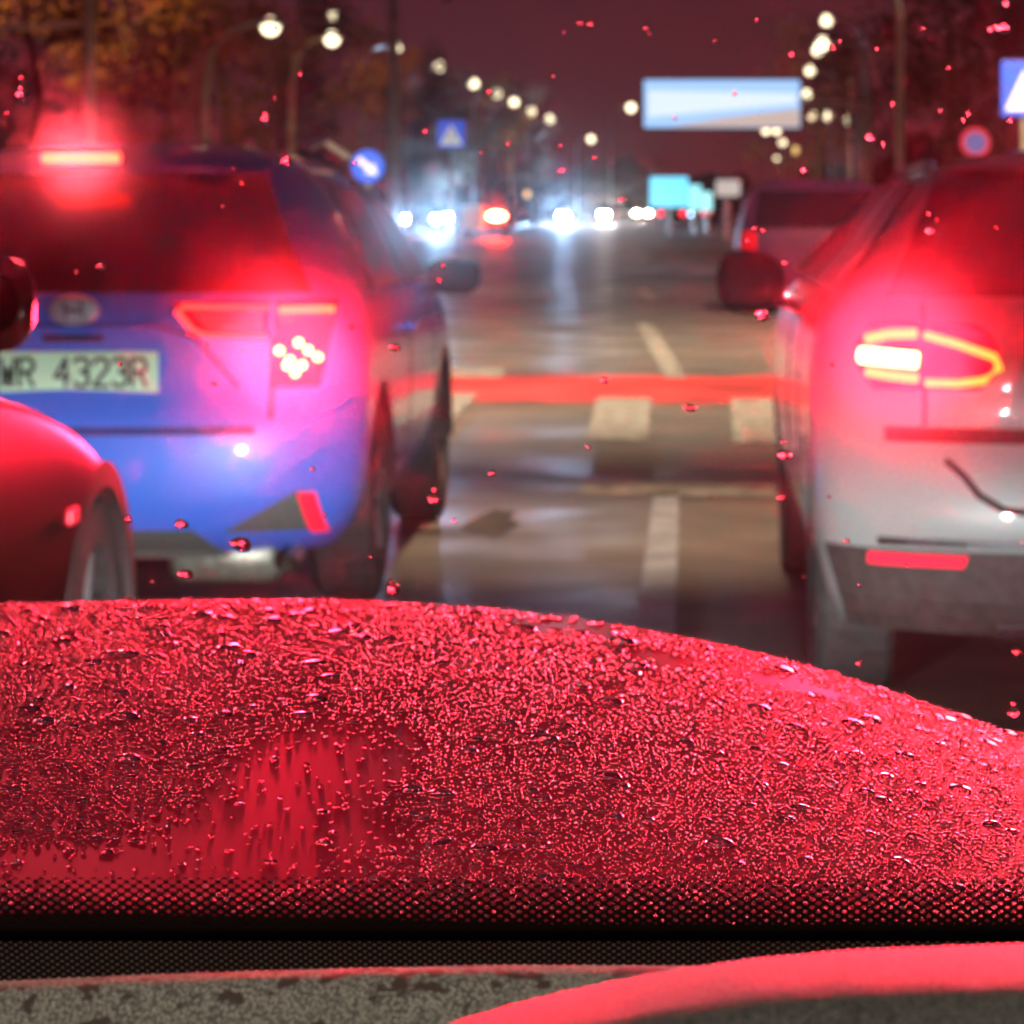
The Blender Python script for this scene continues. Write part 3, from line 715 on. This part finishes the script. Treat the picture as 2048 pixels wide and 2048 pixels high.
while y < 2.6:
    step_x = .0022*y; step_y = .0125*(y/1.7)**2
    x = -.56*y/1.7-.12; r0 = rnd.random()*step_x
    while x < .30*y/1.7+.06:
        xx = x+r0+rnd.uniform(-.42,.42)*step_x; yy = y+rnd.uniform(-.5,.5)*step_y
        if yy < hood_front(xx)-.004 and rnd.random() < bead_prob(xx, yy)*.97 and not any(((xx-a)/c)**2+((yy-b_)/d)**2 < .36 for a, b_, c, d in bigs if abs(xx-a) < c and abs(yy-b_) < d):
            s = step_x*rnd.lognormvariate(0,.26)*.84
            if bead_prob(xx, yy) < .5: s *= .7
            beads.append((xx, yy, s))
        x += step_x
    y += step_y
bm_ = drop_mesh('bead', 10, 3, .50)
vb = np.array([v.co[:] for v in bm_.vertices]); fb = [list(p.vertices) for p in bm_.polygons]
n = len(beads); V = np.zeros((n, len(vb), 3))
for i, (x, y, s) in enumerate(beads):
    nrm = hood_normal(x, y); a = rnd.uniform(0, 2*PI); ca, sa = math.cos(a), math.sin(a); sy = s*rnd.uniform(.85,1.35)
    X = Vector((1,0,0)); X = (X-nrm*X.dot(nrm)).normalized(); Yv = nrm.cross(X)
    bxy = np.stack([vb[:,0]*ca-vb[:,1]*sa, vb[:,0]*sa+vb[:,1]*ca], 1)
    V[i] = np.array((x, y, hood_z(x, y)+.00015))+bxy[:,:1]*s*np.array(X)+bxy[:,1:2]*sy*np.array(Yv)+vb[:,2:3]*s*1.0*np.array(nrm)
loops = np.concatenate([np.array(f) for f in fb]); cnt = np.array([len(f) for f in fb]); nl = len(loops)
me = bpy.data.meshes.new('rain_beads'); me.vertices.add(n*len(vb)); me.vertices.foreach_set('co', V.reshape(-1))
me.loops.add(n*nl); me.loops.foreach_set('vertex_index', (loops[None,:]+np.arange(n)[:,None]*len(vb)).reshape(-1).astype(np.int32))
allc = np.tile(cnt, n); me.polygons.add(len(allc)); me.polygons.foreach_set('loop_start', (np.cumsum(allc)-allc).astype(np.int32))
me.polygons.foreach_set('use_smooth', np.ones(len(allc), bool)); me.update(); me.materials.append(M['water']); me.materials.append(M['clear_water'])
me.polygons.foreach_set('material_index', np.repeat((np.random.rand(n) < .3).astype(np.int32), len(cnt))); me.validate()
rb = bpy.data.objects.new('rain_beads', me); COL.objects.link(rb)
tag(rb, 'fine rain beads covering the bonnet', 'rain', kind='stuff')
print('beads', n)
# drops on the swept glass
WD = [(890,8,26,22),(1160,60,12,10),(1180,62,14,10),(1127,78,9,7),(1292,70,11,8),(1300,80,8,6),(1107,167,12,9),(975,200,12,12),(548,68,9,9),(562,3,10,8),(597,163,8,14),(37,170,12,14),(38,205,30,36),(8,240,9,9),
 (527,252,22,26),(545,211,7,7),(568,337,22,22),(463,350,8,8),(479,381,7,10),(441,427,10,8),(148,558,9,9),(196,548,20,16),(848,277,10,9),(1190,330,14,10),(1123,357,14,12),(1247,413,16,9),(1120,305,8,6),(1015,302,8,6),
 (2015,22,16,14),(2008,70,34,22),(1985,75,18,16),(1668,109,10,16),(1683,96,9,7),(1757,112,7,7),(1586,124,14,12),(1515,53,8,7),(1743,291,22,20),(1769,302,8,14),(1884,236,8,12),(1940,243,11,13),(1930,255,9,11),(2024,256,14,14),(1611,357,18,18),(1788,222,8,12),
 (1510,471,8,9),(1527,476,8,9),(1496,497,8,11),(1860,442,9,11),(1877,454,8,9),(1863,477,20,16),(1996,470,8,8),(1571,540,10,9),(1524,645,26,26),(1535,650,16,10),(1382,832,20,16),(1373,830,12,14),(1208,776,16,13),(787,710,20,18),(235,743,13,13),(423,783,12,9),(408,705,9,9),
 (371,684,9,9),(865,1017,28,24),(866,996,10,10),(906,1057,10,10),(982,963,14,13),(782,1195,28,32),(780,1180,12,12),(478,1105,44,30),(367,1166,28,24),(358,1065,28,20),(251,1055,14,16),(622,953,10,10),(645,1046,9,9),(1570,927,28,22),(1567,901,10,8),(1563,1012,16,12),(1696,1098,10,10),(1816,1148,9,9),
 (1718,1344,14,14),(2036,1321,18,16),(2030,1445,20,22),(2030,1425,8,8),(1720,1187,8,8),(1176,910,8,7),(300,1180,8,7),(738,1130,7,7),(700,668,12,12),(1470,200,8,8),(1430,95,7,7),(1900,150,7,7),(1350,250,7,8),(1665,745,10,10),(1850,70,7,8),(1610,1170,8,6),(1660,1010,7,7),(960,320,7,7),(705,340,8,8),(1145,470,7,7),(885,545,7,11),(876,575,8,12)]
def place_name(u, v):
    for (a, b_, c, d, t) in ((0,260,480,1240,'over the dark red car at left'), (0,640,240,640,'over the rear window of the blue hatchback'), (200,740,640,1240,'over the blue hatchback body'), (640,920,480,1240,'over the side of the blue hatchback'),
        (1440,2048,300,640,'over the windows of the silver car'), (1440,2048,640,1240,'over the body of the silver car'), (1440,2048,1240,1600,'over the shaded road at lower right'), (0,700,0,240,'against the dark trees at upper left'), (1500,2048,0,300,'against the dark trees at upper right'), (700,1500,0,240,'against the night sky')):
        if a <= u < b_ and c <= v < d: return t
    return 'over the empty road between the cars'
ws = [drop_mesh('screen_drop', 14, 5, .30+.05*k, .09, 20+k) for k in range(4)]
for m_ in ws: m_.materials[0] = M['clear_water']
for i, (u, v, w_, h_) in enumerate(WD):
    p = ws_point(u, v)+wn*(T+.0002); k = p.y/F
    size = 'tiny' if max(w_, h_) < 12 else 'small' if max(w_, h_) < 20 else 'fat'
    own_drop('screen_raindrop', ws[i % 4], p, wn, w_*k, h_*k*1.05, min(w_, h_)*k, size+' raindrop on glass '+place_name(u, v), 'raindrops on the windscreen')

sd = [o for o in bpy.data.objects if o.name.startswith('screen_raindrop')]
by = {}
for o in sd: by.setdefault(o['label'], []).append(o)
ORD = ['first', 'second', 'third', 'fourth', 'fifth', 'sixth', 'seventh', 'eighth', 'ninth', 'tenth', 'eleventh', 'twelfth']
for lb, os_ in by.items():
    if len(os_) > 1:
        for k, o in enumerate(sorted(os_, key=lambda o: o.matrix_world.translation.x)): o['label'] = lb+', '+ORD[min(k, 11)]+' from left'
# ------------------------------------------------------------------ street lamps
M['lampglow'] = emit('street_lamp_glow', (1,.86,.55), 4)
M['lamphead'] = mat('lamp_head_metal', (.2,.2,.2), .5, .5)
def street_lamp(x, y, side, H=9.0, arm=1.6, glow=None):
    t = empty('street_lamp', (x-side*arm*0, y, 0), '', 'street lamp')
    px = side*arm
    obj('pole', tube(bmesh.new(), [(px,0,-.1), (px,0,1), (px,0,H-1.2), (px-side*.12,0,H-.5), (px-side*.45,0,H-.1), (px-side*.9,0,H+.05), (.25*side,0,H+.06)], [.11,.10,.075,.065,.055,.045,.04], 8), M['galv'], t)
    hd = obj('lamp_head', box(-.24,.24,-.16,.16, H, H+.12, .03), M['lamphead'], t)
    b = bmesh.new(); bmesh.ops.create_uvsphere(b, u_segments=14, v_segments=8, radius=min(.38, .12+.0009*y))
    for v in b.verts: v.co.z = v.co.z+H-.02
    obj('lamp_lens', b, glow or M['lampglow'], hd)
    return t
LL = [(665,32),(792,94),(878,132),(948,167),(993,186),(1028,204),(1062,222),(1100,238),(1182,278)]
LR = [(1653,40),(1635,100),(1620,140),(1613,188),(1625,232),(1655,232),(1697,240),(1532,260),(1553,260),(1565,285),(1553,318)]
names_l = ['first and nearest', 'second', 'third', 'fourth', 'fifth', 'sixth', 'seventh', 'eighth', 'ninth and farthest']
names_r = ['topmost lamp right of the billboard', 'second lamp down right of the billboard', 'third lamp down right of the billboard', 'lamp touching the billboard corner', 'left of the pair below the billboard corner level', 'right of the pair below the billboard corner level', 'dim lamp right of the pair beside the billboard', 'left of two lamps under the billboard edge', 'right of two lamps under the billboard edge', 'lamp just below the two under the billboard', 'lowest faint lamp below the billboard']
def lampY(v, H=9.0): return (H-EYE)*F/(V0-v)
for (u, v), nm in zip(LL, names_l):
    Y = lampY(v); o = street_lamp((u-U0)*Y/F, Y, -1); o['label'] = nm+' street lamp of the left hand row'; o['group'] = 'street lamps'
for (u, v), nm in zip(LR, names_r):
    Y = lampY(v); o = street_lamp((u-U0)*Y/F, Y, 1); o['label'] = 'street lamp, '+nm; o['group'] = 'street lamps'
Y = 232; o = street_lamp((1262-U0)*Y/F, Y, -1); o['label'] = 'lone street lamp just left of the lit billboard'; o['group'] = 'street lamps'
amber = emit('amber_lamp_glow', (1,.62,.22), 1.6)
for (u, v, Y, lb) in ((1055,388,330,'small amber lamp low over the road, right of the red brake light'), (1590,300,300,'faint amber lamp right of the silver car roof line')):
    o = street_lamp((u-U0)*Y/F, Y, 1, H=EYE-(v-V0)*Y/F, glow=amber); o['label'] = lb; o['group'] = 'street lamps'
# nearer posts whose heads are above the frame
def near_pole(u, Y, side, H, lb, arm=2.0):
    X = (u-U0)*Y/F; o = street_lamp(X-side*arm, Y, side, H, arm); o['label'] = lb; o['group'] = 'street lamps'; return o
near_pole(178, 46, -1, 9.5, 'tall street lamp post rising behind the high brake light of the blue hatchback')
near_pole(410, 55, -1, 4.6, 'golden lit curved lamp post among the trees left of the centre', 1.2)
near_pole(584, 75, -1, 5.5, 'golden curved lamp post left of the signal mast', 1.0)
near_pole(1800, 60, 1, 6.2, 'tall curved lamp post rising behind the silver car', 1.6)
near_pole(1738, 90, 1, 6.2, 'shorter curved lamp post left of the tall one on the right', 1.4)
# signal mast with long arm
def Pz(u, v, Y): return P(u, v, Y)
mst = empty('signal_mast', (P(787,0,60).x, 60, 0), 'tall grey mast with a long arm reaching left at the top', 'mast')
x0 = mst.location.x
obj('pole', tube(bmesh.new(), [(0,0,-.1), (0,0,7)], [.14,.09], 10), M['galv'], mst)
a1 = P(770,72,60); a2 = P(700,48,60); a3 = P(600,38,60)
obj('arm', tube(bmesh.new(), [(0,0,a1.z-.02), (a1.x-x0,0,a1.z), (a2.x-x0,0,a2.z), (a3.x-x0,0,a3.z)], [.06,.06,.05,.04], 8), M['galv'], mst)
mst2 = empty('signal_mast', (P(-220,0,40).x, 40, 0), 'grey mast arm reaching in from the left edge near the top', 'mast')
x0 = mst2.location.x; a1 = P(-220,68,40); a2 = P(162,47,40)
obj('pole', tube(bmesh.new(), [(0,0,-.1), (0,0,5)], [.12,.09], 10), M['galv'], mst2)
obj('arm', tube(bmesh.new(), [(0,0,a1.z), (a2.x-x0,0,a2.z)], [.06,.04], 8), M['galv'], mst2)

# ------------------------------------------------------------------ signs
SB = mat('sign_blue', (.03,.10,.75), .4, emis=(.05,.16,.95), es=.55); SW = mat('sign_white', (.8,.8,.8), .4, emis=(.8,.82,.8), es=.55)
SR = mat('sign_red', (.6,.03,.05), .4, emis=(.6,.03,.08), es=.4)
def round_sign(u, v, r, Y, label, arrow=True, face=None, rim=None):
    p = P(u, v, Y); R = r*Y/F
    t = empty('road_sign', (p.x, Y, 0), label, 'road sign')
    fc = obj('sign_plate', disc_tube(0,0,0,R,.03,'y',32), face or SB, t, (0,0,p.z))
    obj('post', tube(bmesh.new(), [(0,.06,-.1), (0,.06,p.z+R*.8)], .035, 8), M['galv'], t)
    if rim:
        obj('rim', disc_tube(0,0,0,R,.02,'y',32,[(-.022,R*.72),(-.022,R),(-.014,R),(-.014,R*.72),(-.022,R*.72)]), rim, fc)
    if arrow:
        c, s = math.cos(-.7), math.sin(-.7); pts = [(-.75,.16),(.15,.16),(.15,.42),(.78,0),(.15,-.42),(.15,-.16),(-.75,-.16)]
        pts = [((a*c-b_*s)*R, -.019, (a*s+b_*c)*R) for a, b_ in pts]
        obj('arrow', extrude_poly(pts, (0,.003,0)), SW, fc)
    return t
def square_sign(u0, u1, v0, v1, Y, label):
    a = P(u0, v1, Y); b_ = P(u1, v0, Y); w_, h_ = b_.x-a.x, b_.z-a.z; cx, cz = (a.x+b_.x)/2, (a.z+b_.z)/2
    t = empty('crossing_sign', (cx, Y, 0), label, 'road sign')
    fc = obj('sign_plate', box(-w_/2, w_/2, -.015, .015, -h_/2, h_/2, .012), SB, t, (0,0,cz))
    obj('post', tube(bmesh.new(), [(0,.06,-.1), (0,.06,cz+h_*.4)], .035, 8), M['galv'], t)
    tri = [(-.42*w_,-.019,-.40*h_), (.42*w_,-.019,-.40*h_), (0,-.019,.34*h_)]
    tr_ = obj('white_triangle', extrude_poly(tri, (0,.003,0)), SW, fc)
    fig = bmesh.new(); k = min(w_, h_)
    tube(fig, [(0,-.024,-.02*k), (.01*k,-.024,.12*k)], .03*k, 6); tube(fig, [(0,-.024,-.02*k), (-.09*k,-.024,-.28*k)], .02*k, 6); tube(fig, [(0,-.024,-.02*k), (.09*k,-.024,-.28*k)], .02*k, 6); tube(fig, [(.01*k,-.024,.09*k), (.1*k,-.024,0)], .015*k, 6)
    obj('walking_figure', fig, M['ink'], tr_)
    return t
round_sign(735, 333, 33, 34, 'round blue sign with white arrow pointing down right, beyond the blue hatchback')
square_sign(876, 929, 241, 295, 70, 'small blue square pedestrian crossing sign with white triangle in the middle distance')
square_sign(2003, 2095, 122, 232, 34, 'large blue square pedestrian crossing sign cut by the right edge')
round_sign(1951, 285, 30, 40, 'round sign with blue face and reddish rim above the silver car', False, mat('sign_face', (.12,.15,.5), .5, emis=(.10,.12,.5), es=.3), SR)

# ------------------------------------------------------------------ lit billboards
Y = 75; a = P(1288,255,Y); b_ = P(1600,160,Y)
bb = empty('billboard', ((a.x+b_.x)/2, Y, 0), 'long bright blue-white lit billboard hanging over the road', 'billboard')
w_, h_ = b_.x-a.x, b_.z-a.z; cz = (a.z+b_.z)/2
obj('frame', box(-w_/2-.05, w_/2+.05, .03, .35, cz-h_/2-.05, cz+h_/2+.05, .03), M['black'], bb)
pn = obj('lit_panel', box(-w_/2, w_/2, 0, .03, cz-h_/2, cz+h_/2, .01), emit('billboard_glow', (.36,.60,1.0), 1.15), bb)
obj('pale_stripe', extrude_poly([(-w_/2+.1,-.004,cz+h_*.28), (w_/2-.08,-.004,cz+h_*.22), (w_/2-.08,-.004,cz-.0*h_), (-w_/2+.1,-.004,cz-h_*.28)], (0,.003,0)), emit('billboard_white', (.72,.85,1.0), 1.1), pn)
obj('beige_wedge', extrude_poly([(w_/2-.02,-.006,cz-h_*.5+.02), (w_/2-.02,-.006,cz-h_*.10), (w_*.0,-.006,cz-h_*.30), (-w_*.35,-.006,cz-h_*.5+.02)], (0,.003,0)), emit('billboard_beige', (.62,.48,.42), 1.0), pn)
obj('post', tube(bmesh.new(), [(w_*.9,.2,-.1), (w_*.9,.2,cz), (w_*.45,.2,cz)], .14, 10), M['galv'], bb)
def lit_box(name, u0, u1, v0, v1, Y, col, s, label, cat):
    a = P(u0, v1, Y); b_ = P(u1, v0, Y); w_ = b_.x-a.x; cx = (a.x+b_.x)/2
    t = empty(name, (cx, Y, 0), label, cat)
    obj('lit_face', box(-w_/2, w_/2, 0, .1, a.z, b_.z, .05), emit(name+'_glow', col, s), t)
    obj('housing', box(-w_/2-.04, w_/2+.04, .1, .5, a.z-.04, b_.z+.04, .04), M['black'], t)
    obj('post', tube(bmesh.new(), [(0,.3,-.1), (0,.3,a.z)], .12, 8), M['galv'], t)
lit_box('light_box', 1300, 1376, 354, 414, 150, (.16,.68,.95), 1.6, 'large cyan lit sign box low over the far road', 'lit sign')
lit_box('light_box', 1374, 1402, 370, 420, 152, (.30,.80,.88), 1.5, 'cyan lit sign stepping down right of the large cyan box', 'lit sign')
lit_box('light_box', 1402, 1424, 384, 422, 154, (.36,.85,.86), 1.5, 'smallest cyan lit sign at the right end of the cyan group', 'lit sign')
lit_box('light_box', 1432, 1480, 360, 392, 120, (.58,.50,.46), 1.0, 'dim white lit sign right of the cyan group', 'lit sign')

# ------------------------------------------------------------------ distant traffic
def far_car(u, Y, sep_lamps, col, s, label, facing=True, mat_=None, X=None):
    X = (u-U0)*Y/F if X is None else X
    t = empty('distant_car', (X, Y, 0), label, 'car', 'cars far down the road')
    lv = smooth_levels([(.2,.1,.8,4.2), (.5,0,.88,4.3), (.8,.05,.88,4.1), (.92,.3,.85,3.9), (1.2,1.3,.72,3.4), (1.42,1.7,.6,3.0), (1.46,1.9,.4,2.7)], 20)
    if not facing: lv[:,3] = 4.3-(lv[:,1]-0)*.9; lv[:,1] = np.minimum(lv[:,1]*.2, .5)
    c = Car(lv); o = obj('body', c.shell(np.linspace(.2,1.46,16)), mat_ or M['black'], t, smooth=True)
    obj('windscreen', c.patch_rear((.98,1.34, lambda q: (-.66+.1*q,.66-.1*q)), .01, 8, 4), M['glass'], t)
    for x in (-sep_lamps/2, sep_lamps/2):
        b = bmesh.new(); bmesh.ops.create_uvsphere(b, u_segments=12, v_segments=8, radius=.13 if facing else .16)
        z = .68 if facing else .85
        obj('headlamp' if facing else 'tail_lamp', b, emit('far_lamp', col, s), t, (x, c.rear(x, z)+.02, z))
    for x in (-.74,.74):
        for y in (.7,3.4): obj('tyre', disc_tube(0,0,0,.31,.2,'x',14), M['tyre'], t, (x, y, .31))
    return t
ICE = (.36,.62,1.0); WH = (1,.95,.85)
far_car(842, 150, 1.45, ICE, 9000*HEAD, 'nearest oncoming car with dazzling blue-white headlamps, left of the centre')
far_car(893, 168, .30, ICE, 6500*HEAD, 'oncoming motorbike sized light right beside the dazzling pair')
far_car(1127, 210, .4, ICE, 12000*HEAD, 'oncoming vehicle with a single blue-white lamp in the middle of the road')
far_car(1208, 240, .4, WH, 4500*HEAD, 'oncoming vehicle with one warm white lamp right of the blue-white one')
far_car(1285, 300, 1.2, WH, 5000*HEAD, 'oncoming car with two warm white headlamps left of the cyan signs')
far_car(1343, 200, 1.45, (1,.02,.05), 5, 'car driving away below the cyan signs with two red tail lamps', False)
far_car(1385, 260, .3, ICE, 14, 'vehicle with one small white lamp between red tail lamps')
far_car(1412, 220, .3, (1,.03,.03), 5, 'car driving away at the right end of the distant queue', False)
# dark purplish people carrier beyond the silver car
X_, Y_ = .58+.95, 35.0
pc = empty('people_carrier', (X_, Y_, 0), 'dark purplish vehicle standing beyond the silver car, partly hidden by it', 'car')
lvP = smooth_levels([(.22,.1,.86,4.2), (.5,0,.93,4.4), (.9,.03,.94,4.3), (1.0,.06,.92,3.7), (1.3,.2,.85,3.2), (1.52,.35,.76,2.8), (1.6,.7,.5,2.4)], 30); cP = Car(lvP)
obj('body', cP.shell(np.linspace(.22,1.6,24)), mat('dark_purple_car_paint', (.035,.006,.03), .6, .0, coat=0, spec=.2), pc, smooth=True)
obj('rear_window', cP.patch_rear((1.02, 1.46, lambda t: (-.78+.08*t, .78-.08*t)), .01, 12, 6), mat('dim_rear_glass', (.006,.002,.006), .9, spec=.05), pc)
for sx in (-1, 1): obj('tail_lamp', cP.patch_rear((.75, .98, lambda t, sx=sx: sorted((sx*.74, sx*.90))), .012, 5, 4), M['lens'], pc)
for x in (-.8, .8):
    for y in (.85, 3.5): obj('tyre', disc_tube(0,0,0,.33,.22,'x',20), M['tyre'], pc, (x, y, .33))
# van with a wide red lamp
vx = P(993,0,120).x
van = empty('van', (vx, 120, 0), 'pale van far ahead with one wide glowing red brake lamp', 'van')
obj('body', box(-1.45, -.42, 0, 4, .35, 1.35, .12), mat('van_pale', (.4,.4,.36), .5), van)
obj('cab', box(-.42, .5, .1, 4, .35, 1.9, .15), M['black'], van)
b = bmesh.new(); bmesh.ops.create_uvsphere(b, u_segments=16, v_segments=10, radius=1)
for v in b.verts: v.co = Vector((v.co.x*.34, v.co.y*.05, v.co.z*.15))
obj('brake_lamp', b, emit('van_brake_glow', (1,.025,.008), 420*BRAKE), van, (0, .02, .92))
for x in (-1.2,.3): obj('tyre', disc_tube(0,0,0,.33,.22,'x',16), M['tyre'], van, (x, .8, .33))
# pale low wall / barrier right of centre
gd = empty('guard_rail', (0, 300, 0), 'low pale guard rail along the far road', 'barrier')
obj('rail', box(-9, 4, 0, .1, .55, .85, .02), mat('rail_paint', (.5,.42,.3), .6), gd)
for k in range(7): obj('post', box(-8.8+2*k, -8.65+2*k, .1, .25, -.1, .8), M['galv'], gd)

# ------------------------------------------------------------------ trees
M['bark'] = mat('tree_bark', (.10,.07,.05), .9, noise=(9,.4,5))
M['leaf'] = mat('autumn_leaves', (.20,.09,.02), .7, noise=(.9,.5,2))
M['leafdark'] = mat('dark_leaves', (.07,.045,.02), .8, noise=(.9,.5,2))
def tree(X, Y, H, R, label, lm, seed, nleaf=2600, group='trees lining the road'):
    r = random.Random(seed); t = empty('tree', (X, Y, -.1), label, 'tree', group)
    b = bmesh.new(); pts = [(0,0,0), (r.uniform(-.1,.1),0,H*.2), (r.uniform(-.25,.25),r.uniform(-.2,.2),H*.45), (r.uniform(-.4,.4),0,H*.75)]
    tube(b, pts, [.16*H/8,.13*H/8,.10*H/8,.04], 8); tips = []
    for k in range(9):
        z0 = H*r.uniform(.25,.65); a = r.uniform(0,2*PI); L_ = R*r.uniform(.6,1.0)
        e = (math.cos(a)*L_, math.sin(a)*L_, z0+H*r.uniform(.12,.32)); m_ = (math.cos(a)*L_*.5, math.sin(a)*L_*.5, z0+H*.06)
        tube(b, [(0,0,z0), m_, e], [.05*H/8,.035*H/8,.015], 5); tips += [e, m_]
    obj('trunk', b, M['bark'], t)
    tips += [(r.uniform(-R,R)*.5, r.uniform(-R,R)*.5, H*r.uniform(.6,.95)) for _ in range(8)]
    cl = [(tp, R*r.uniform(.22,.42)) for tp in tips]
    vs = np.zeros((nleaf*4,3)); 
    for i in range(nleaf):
        (c, cr_) = cl[i % len(cl)]; d = Vector((r.gauss(0,1), r.gauss(0,1), r.gauss(0,.8))); d = d.normalized()*cr_*r.random()**.4
        p = Vector(c)+d; s = r.uniform(.06,.13); n1 = Vector((r.gauss(0,1), r.gauss(0,1), r.gauss(0,1))).normalized(); n2 = n1.cross(Vector((r.gauss(0,1), r.gauss(0,1), r.gauss(0,1)))).normalized()
        for k, q in enumerate((p-n1*s, p-n2*s*.6, p+n1*s, p+n2*s*.6)): vs[i*4+k] = q
    me = bpy.data.meshes.new('crown'); me.from_pydata(vs.tolist(), [], [(i*4,i*4+1,i*4+2,i*4+3) for i in range(nleaf)])
    obj('crown', me, lm, t)
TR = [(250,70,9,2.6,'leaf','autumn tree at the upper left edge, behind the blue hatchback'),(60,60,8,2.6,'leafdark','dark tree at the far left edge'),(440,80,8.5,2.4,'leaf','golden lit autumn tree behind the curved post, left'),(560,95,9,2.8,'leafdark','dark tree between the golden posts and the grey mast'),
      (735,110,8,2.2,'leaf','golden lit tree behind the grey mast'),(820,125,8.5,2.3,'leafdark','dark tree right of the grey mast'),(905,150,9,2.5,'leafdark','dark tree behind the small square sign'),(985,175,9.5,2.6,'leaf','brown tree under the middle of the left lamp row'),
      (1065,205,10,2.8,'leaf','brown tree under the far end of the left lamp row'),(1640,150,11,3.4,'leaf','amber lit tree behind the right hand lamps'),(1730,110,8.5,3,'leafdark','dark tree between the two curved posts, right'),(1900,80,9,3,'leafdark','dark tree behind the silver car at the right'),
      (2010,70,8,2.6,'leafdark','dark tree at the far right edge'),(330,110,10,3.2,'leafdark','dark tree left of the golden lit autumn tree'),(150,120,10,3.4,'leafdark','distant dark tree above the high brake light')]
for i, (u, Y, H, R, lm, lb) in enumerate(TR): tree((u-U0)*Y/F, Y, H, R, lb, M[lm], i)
# far wood on both sides of the road closing the view
r = random.Random(5); nl = 14000; vs = np.zeros((nl*4,3))
for i in range(nl):
    while True:
        u = r.uniform(300,2250); 
        top = 330-40*math.sin(u*.011)-25*math.sin(u*.031+1)+(45 if 1180 < u < 1480 else 0)
        v = r.uniform(top, 425); 
        break
    Y = r.uniform(340,420); p = P(u, v, Y); s = r.uniform(.25,.7)
    n1 = Vector((r.gauss(0,1), r.gauss(0,1), r.gauss(0,1))).normalized(); n2 = n1.cross(Vector((r.gauss(0,1), r.gauss(0,1), r.gauss(0,1)))).normalized()
    for k, q in enumerate((p-n1*s, p-n2*s, p+n1*s, p+n2*s)): vs[i*4+k] = q
me = bpy.data.meshes.new('far_wood'); me.from_pydata(vs.tolist(), [], [(i*4,i*4+1,i*4+2,i*4+3) for i in range(nl)])
o = obj('far_wood', me, M['leafdark']); tag(o, 'dark mass of far roadside trees closing the view', 'trees', kind='stuff')

# ------------------------------------------------------------------ light of the street lamps (those in view and the rest of their rows)
for (x, y, z, e, col) in ((-3.0, 19, 9, 12500, WARM), (3.5, 27, 9, 9000, WARM), (-5.5, 45, 9, 2600, WARM), (4.5, 60, 9, 2200, WARM), (-6, 75, 9, 2600, WARM), (4, 95, 9, 2600, WARM), (-8, 110, 9, 3000, WARM), (3, 140, 9, 3500, WARM), (-9,170,9,4000,WARM),
                          (3.5, 3, 8, 60, WARM)):
    lamp('street_and_fill_light', 'SPOT', (x, y, z), e, col, (x*.5, y+4, 0), .25, math.radians(110), .8)

# beams of the brake lamps themselves (they point back along the road)
CR = (1, .012, .035)
for (x, y, z, e, ax, hi) in ((BX+.66, BY-.08, .83, 3000, .32, 0), (BX-.66, BY-.08, .83, 600, -.4, 0), (BX, BY+.12, 1.41, 520, -.2, 1), (SX-.78, SY+.02, .92, 2200, -.32, 0), (SX+.78, SY+.02, .92, 1600, .3, 0), (SX, SY+.18, 1.36, 2100, .1, 1)):
    lamp('brake_lamp_beam', 'SPOT', (x, y, z), e*BEAM, (1,.05,.075) if hi else CR, (ax, 1.5, 1.0), (.10 if x < 0 else .3) if hi else .17, math.radians(42), .9)
lamp('street_and_fill_light', 'SPOT', (-1.5, -2.0, 8), 1500, (1,.96,.80), (0, 1.2, .9), .25, math.radians(42), .7)  # added unseen spot above own car to brighten the dashboard
lamp('street_and_fill_light', 'SPOT', (-.2, 11, 8.5), 6500, (1,.72,.45), (-.25, 11.8, 0), .25, math.radians(30), 1.0)  # added unseen spot over the lane, brightens the road between the cars
lamp('street_and_fill_light', 'SPOT', (-14, 62, 9), 5500, (1,.52,.16), (-16, 78, 4), .25, math.radians(70), .8)
lamp('street_and_fill_light', 'SPOT', (-12, 98, 9), 4500, (1,.5,.14), (-12, 112, 4), .25, math.radians(70), .8)
lamp('street_and_fill_light', 'SPOT', (6, 130, 9), 5000, (1,.55,.16), (7.5, 150, 5), .25, math.radians(60), .8)
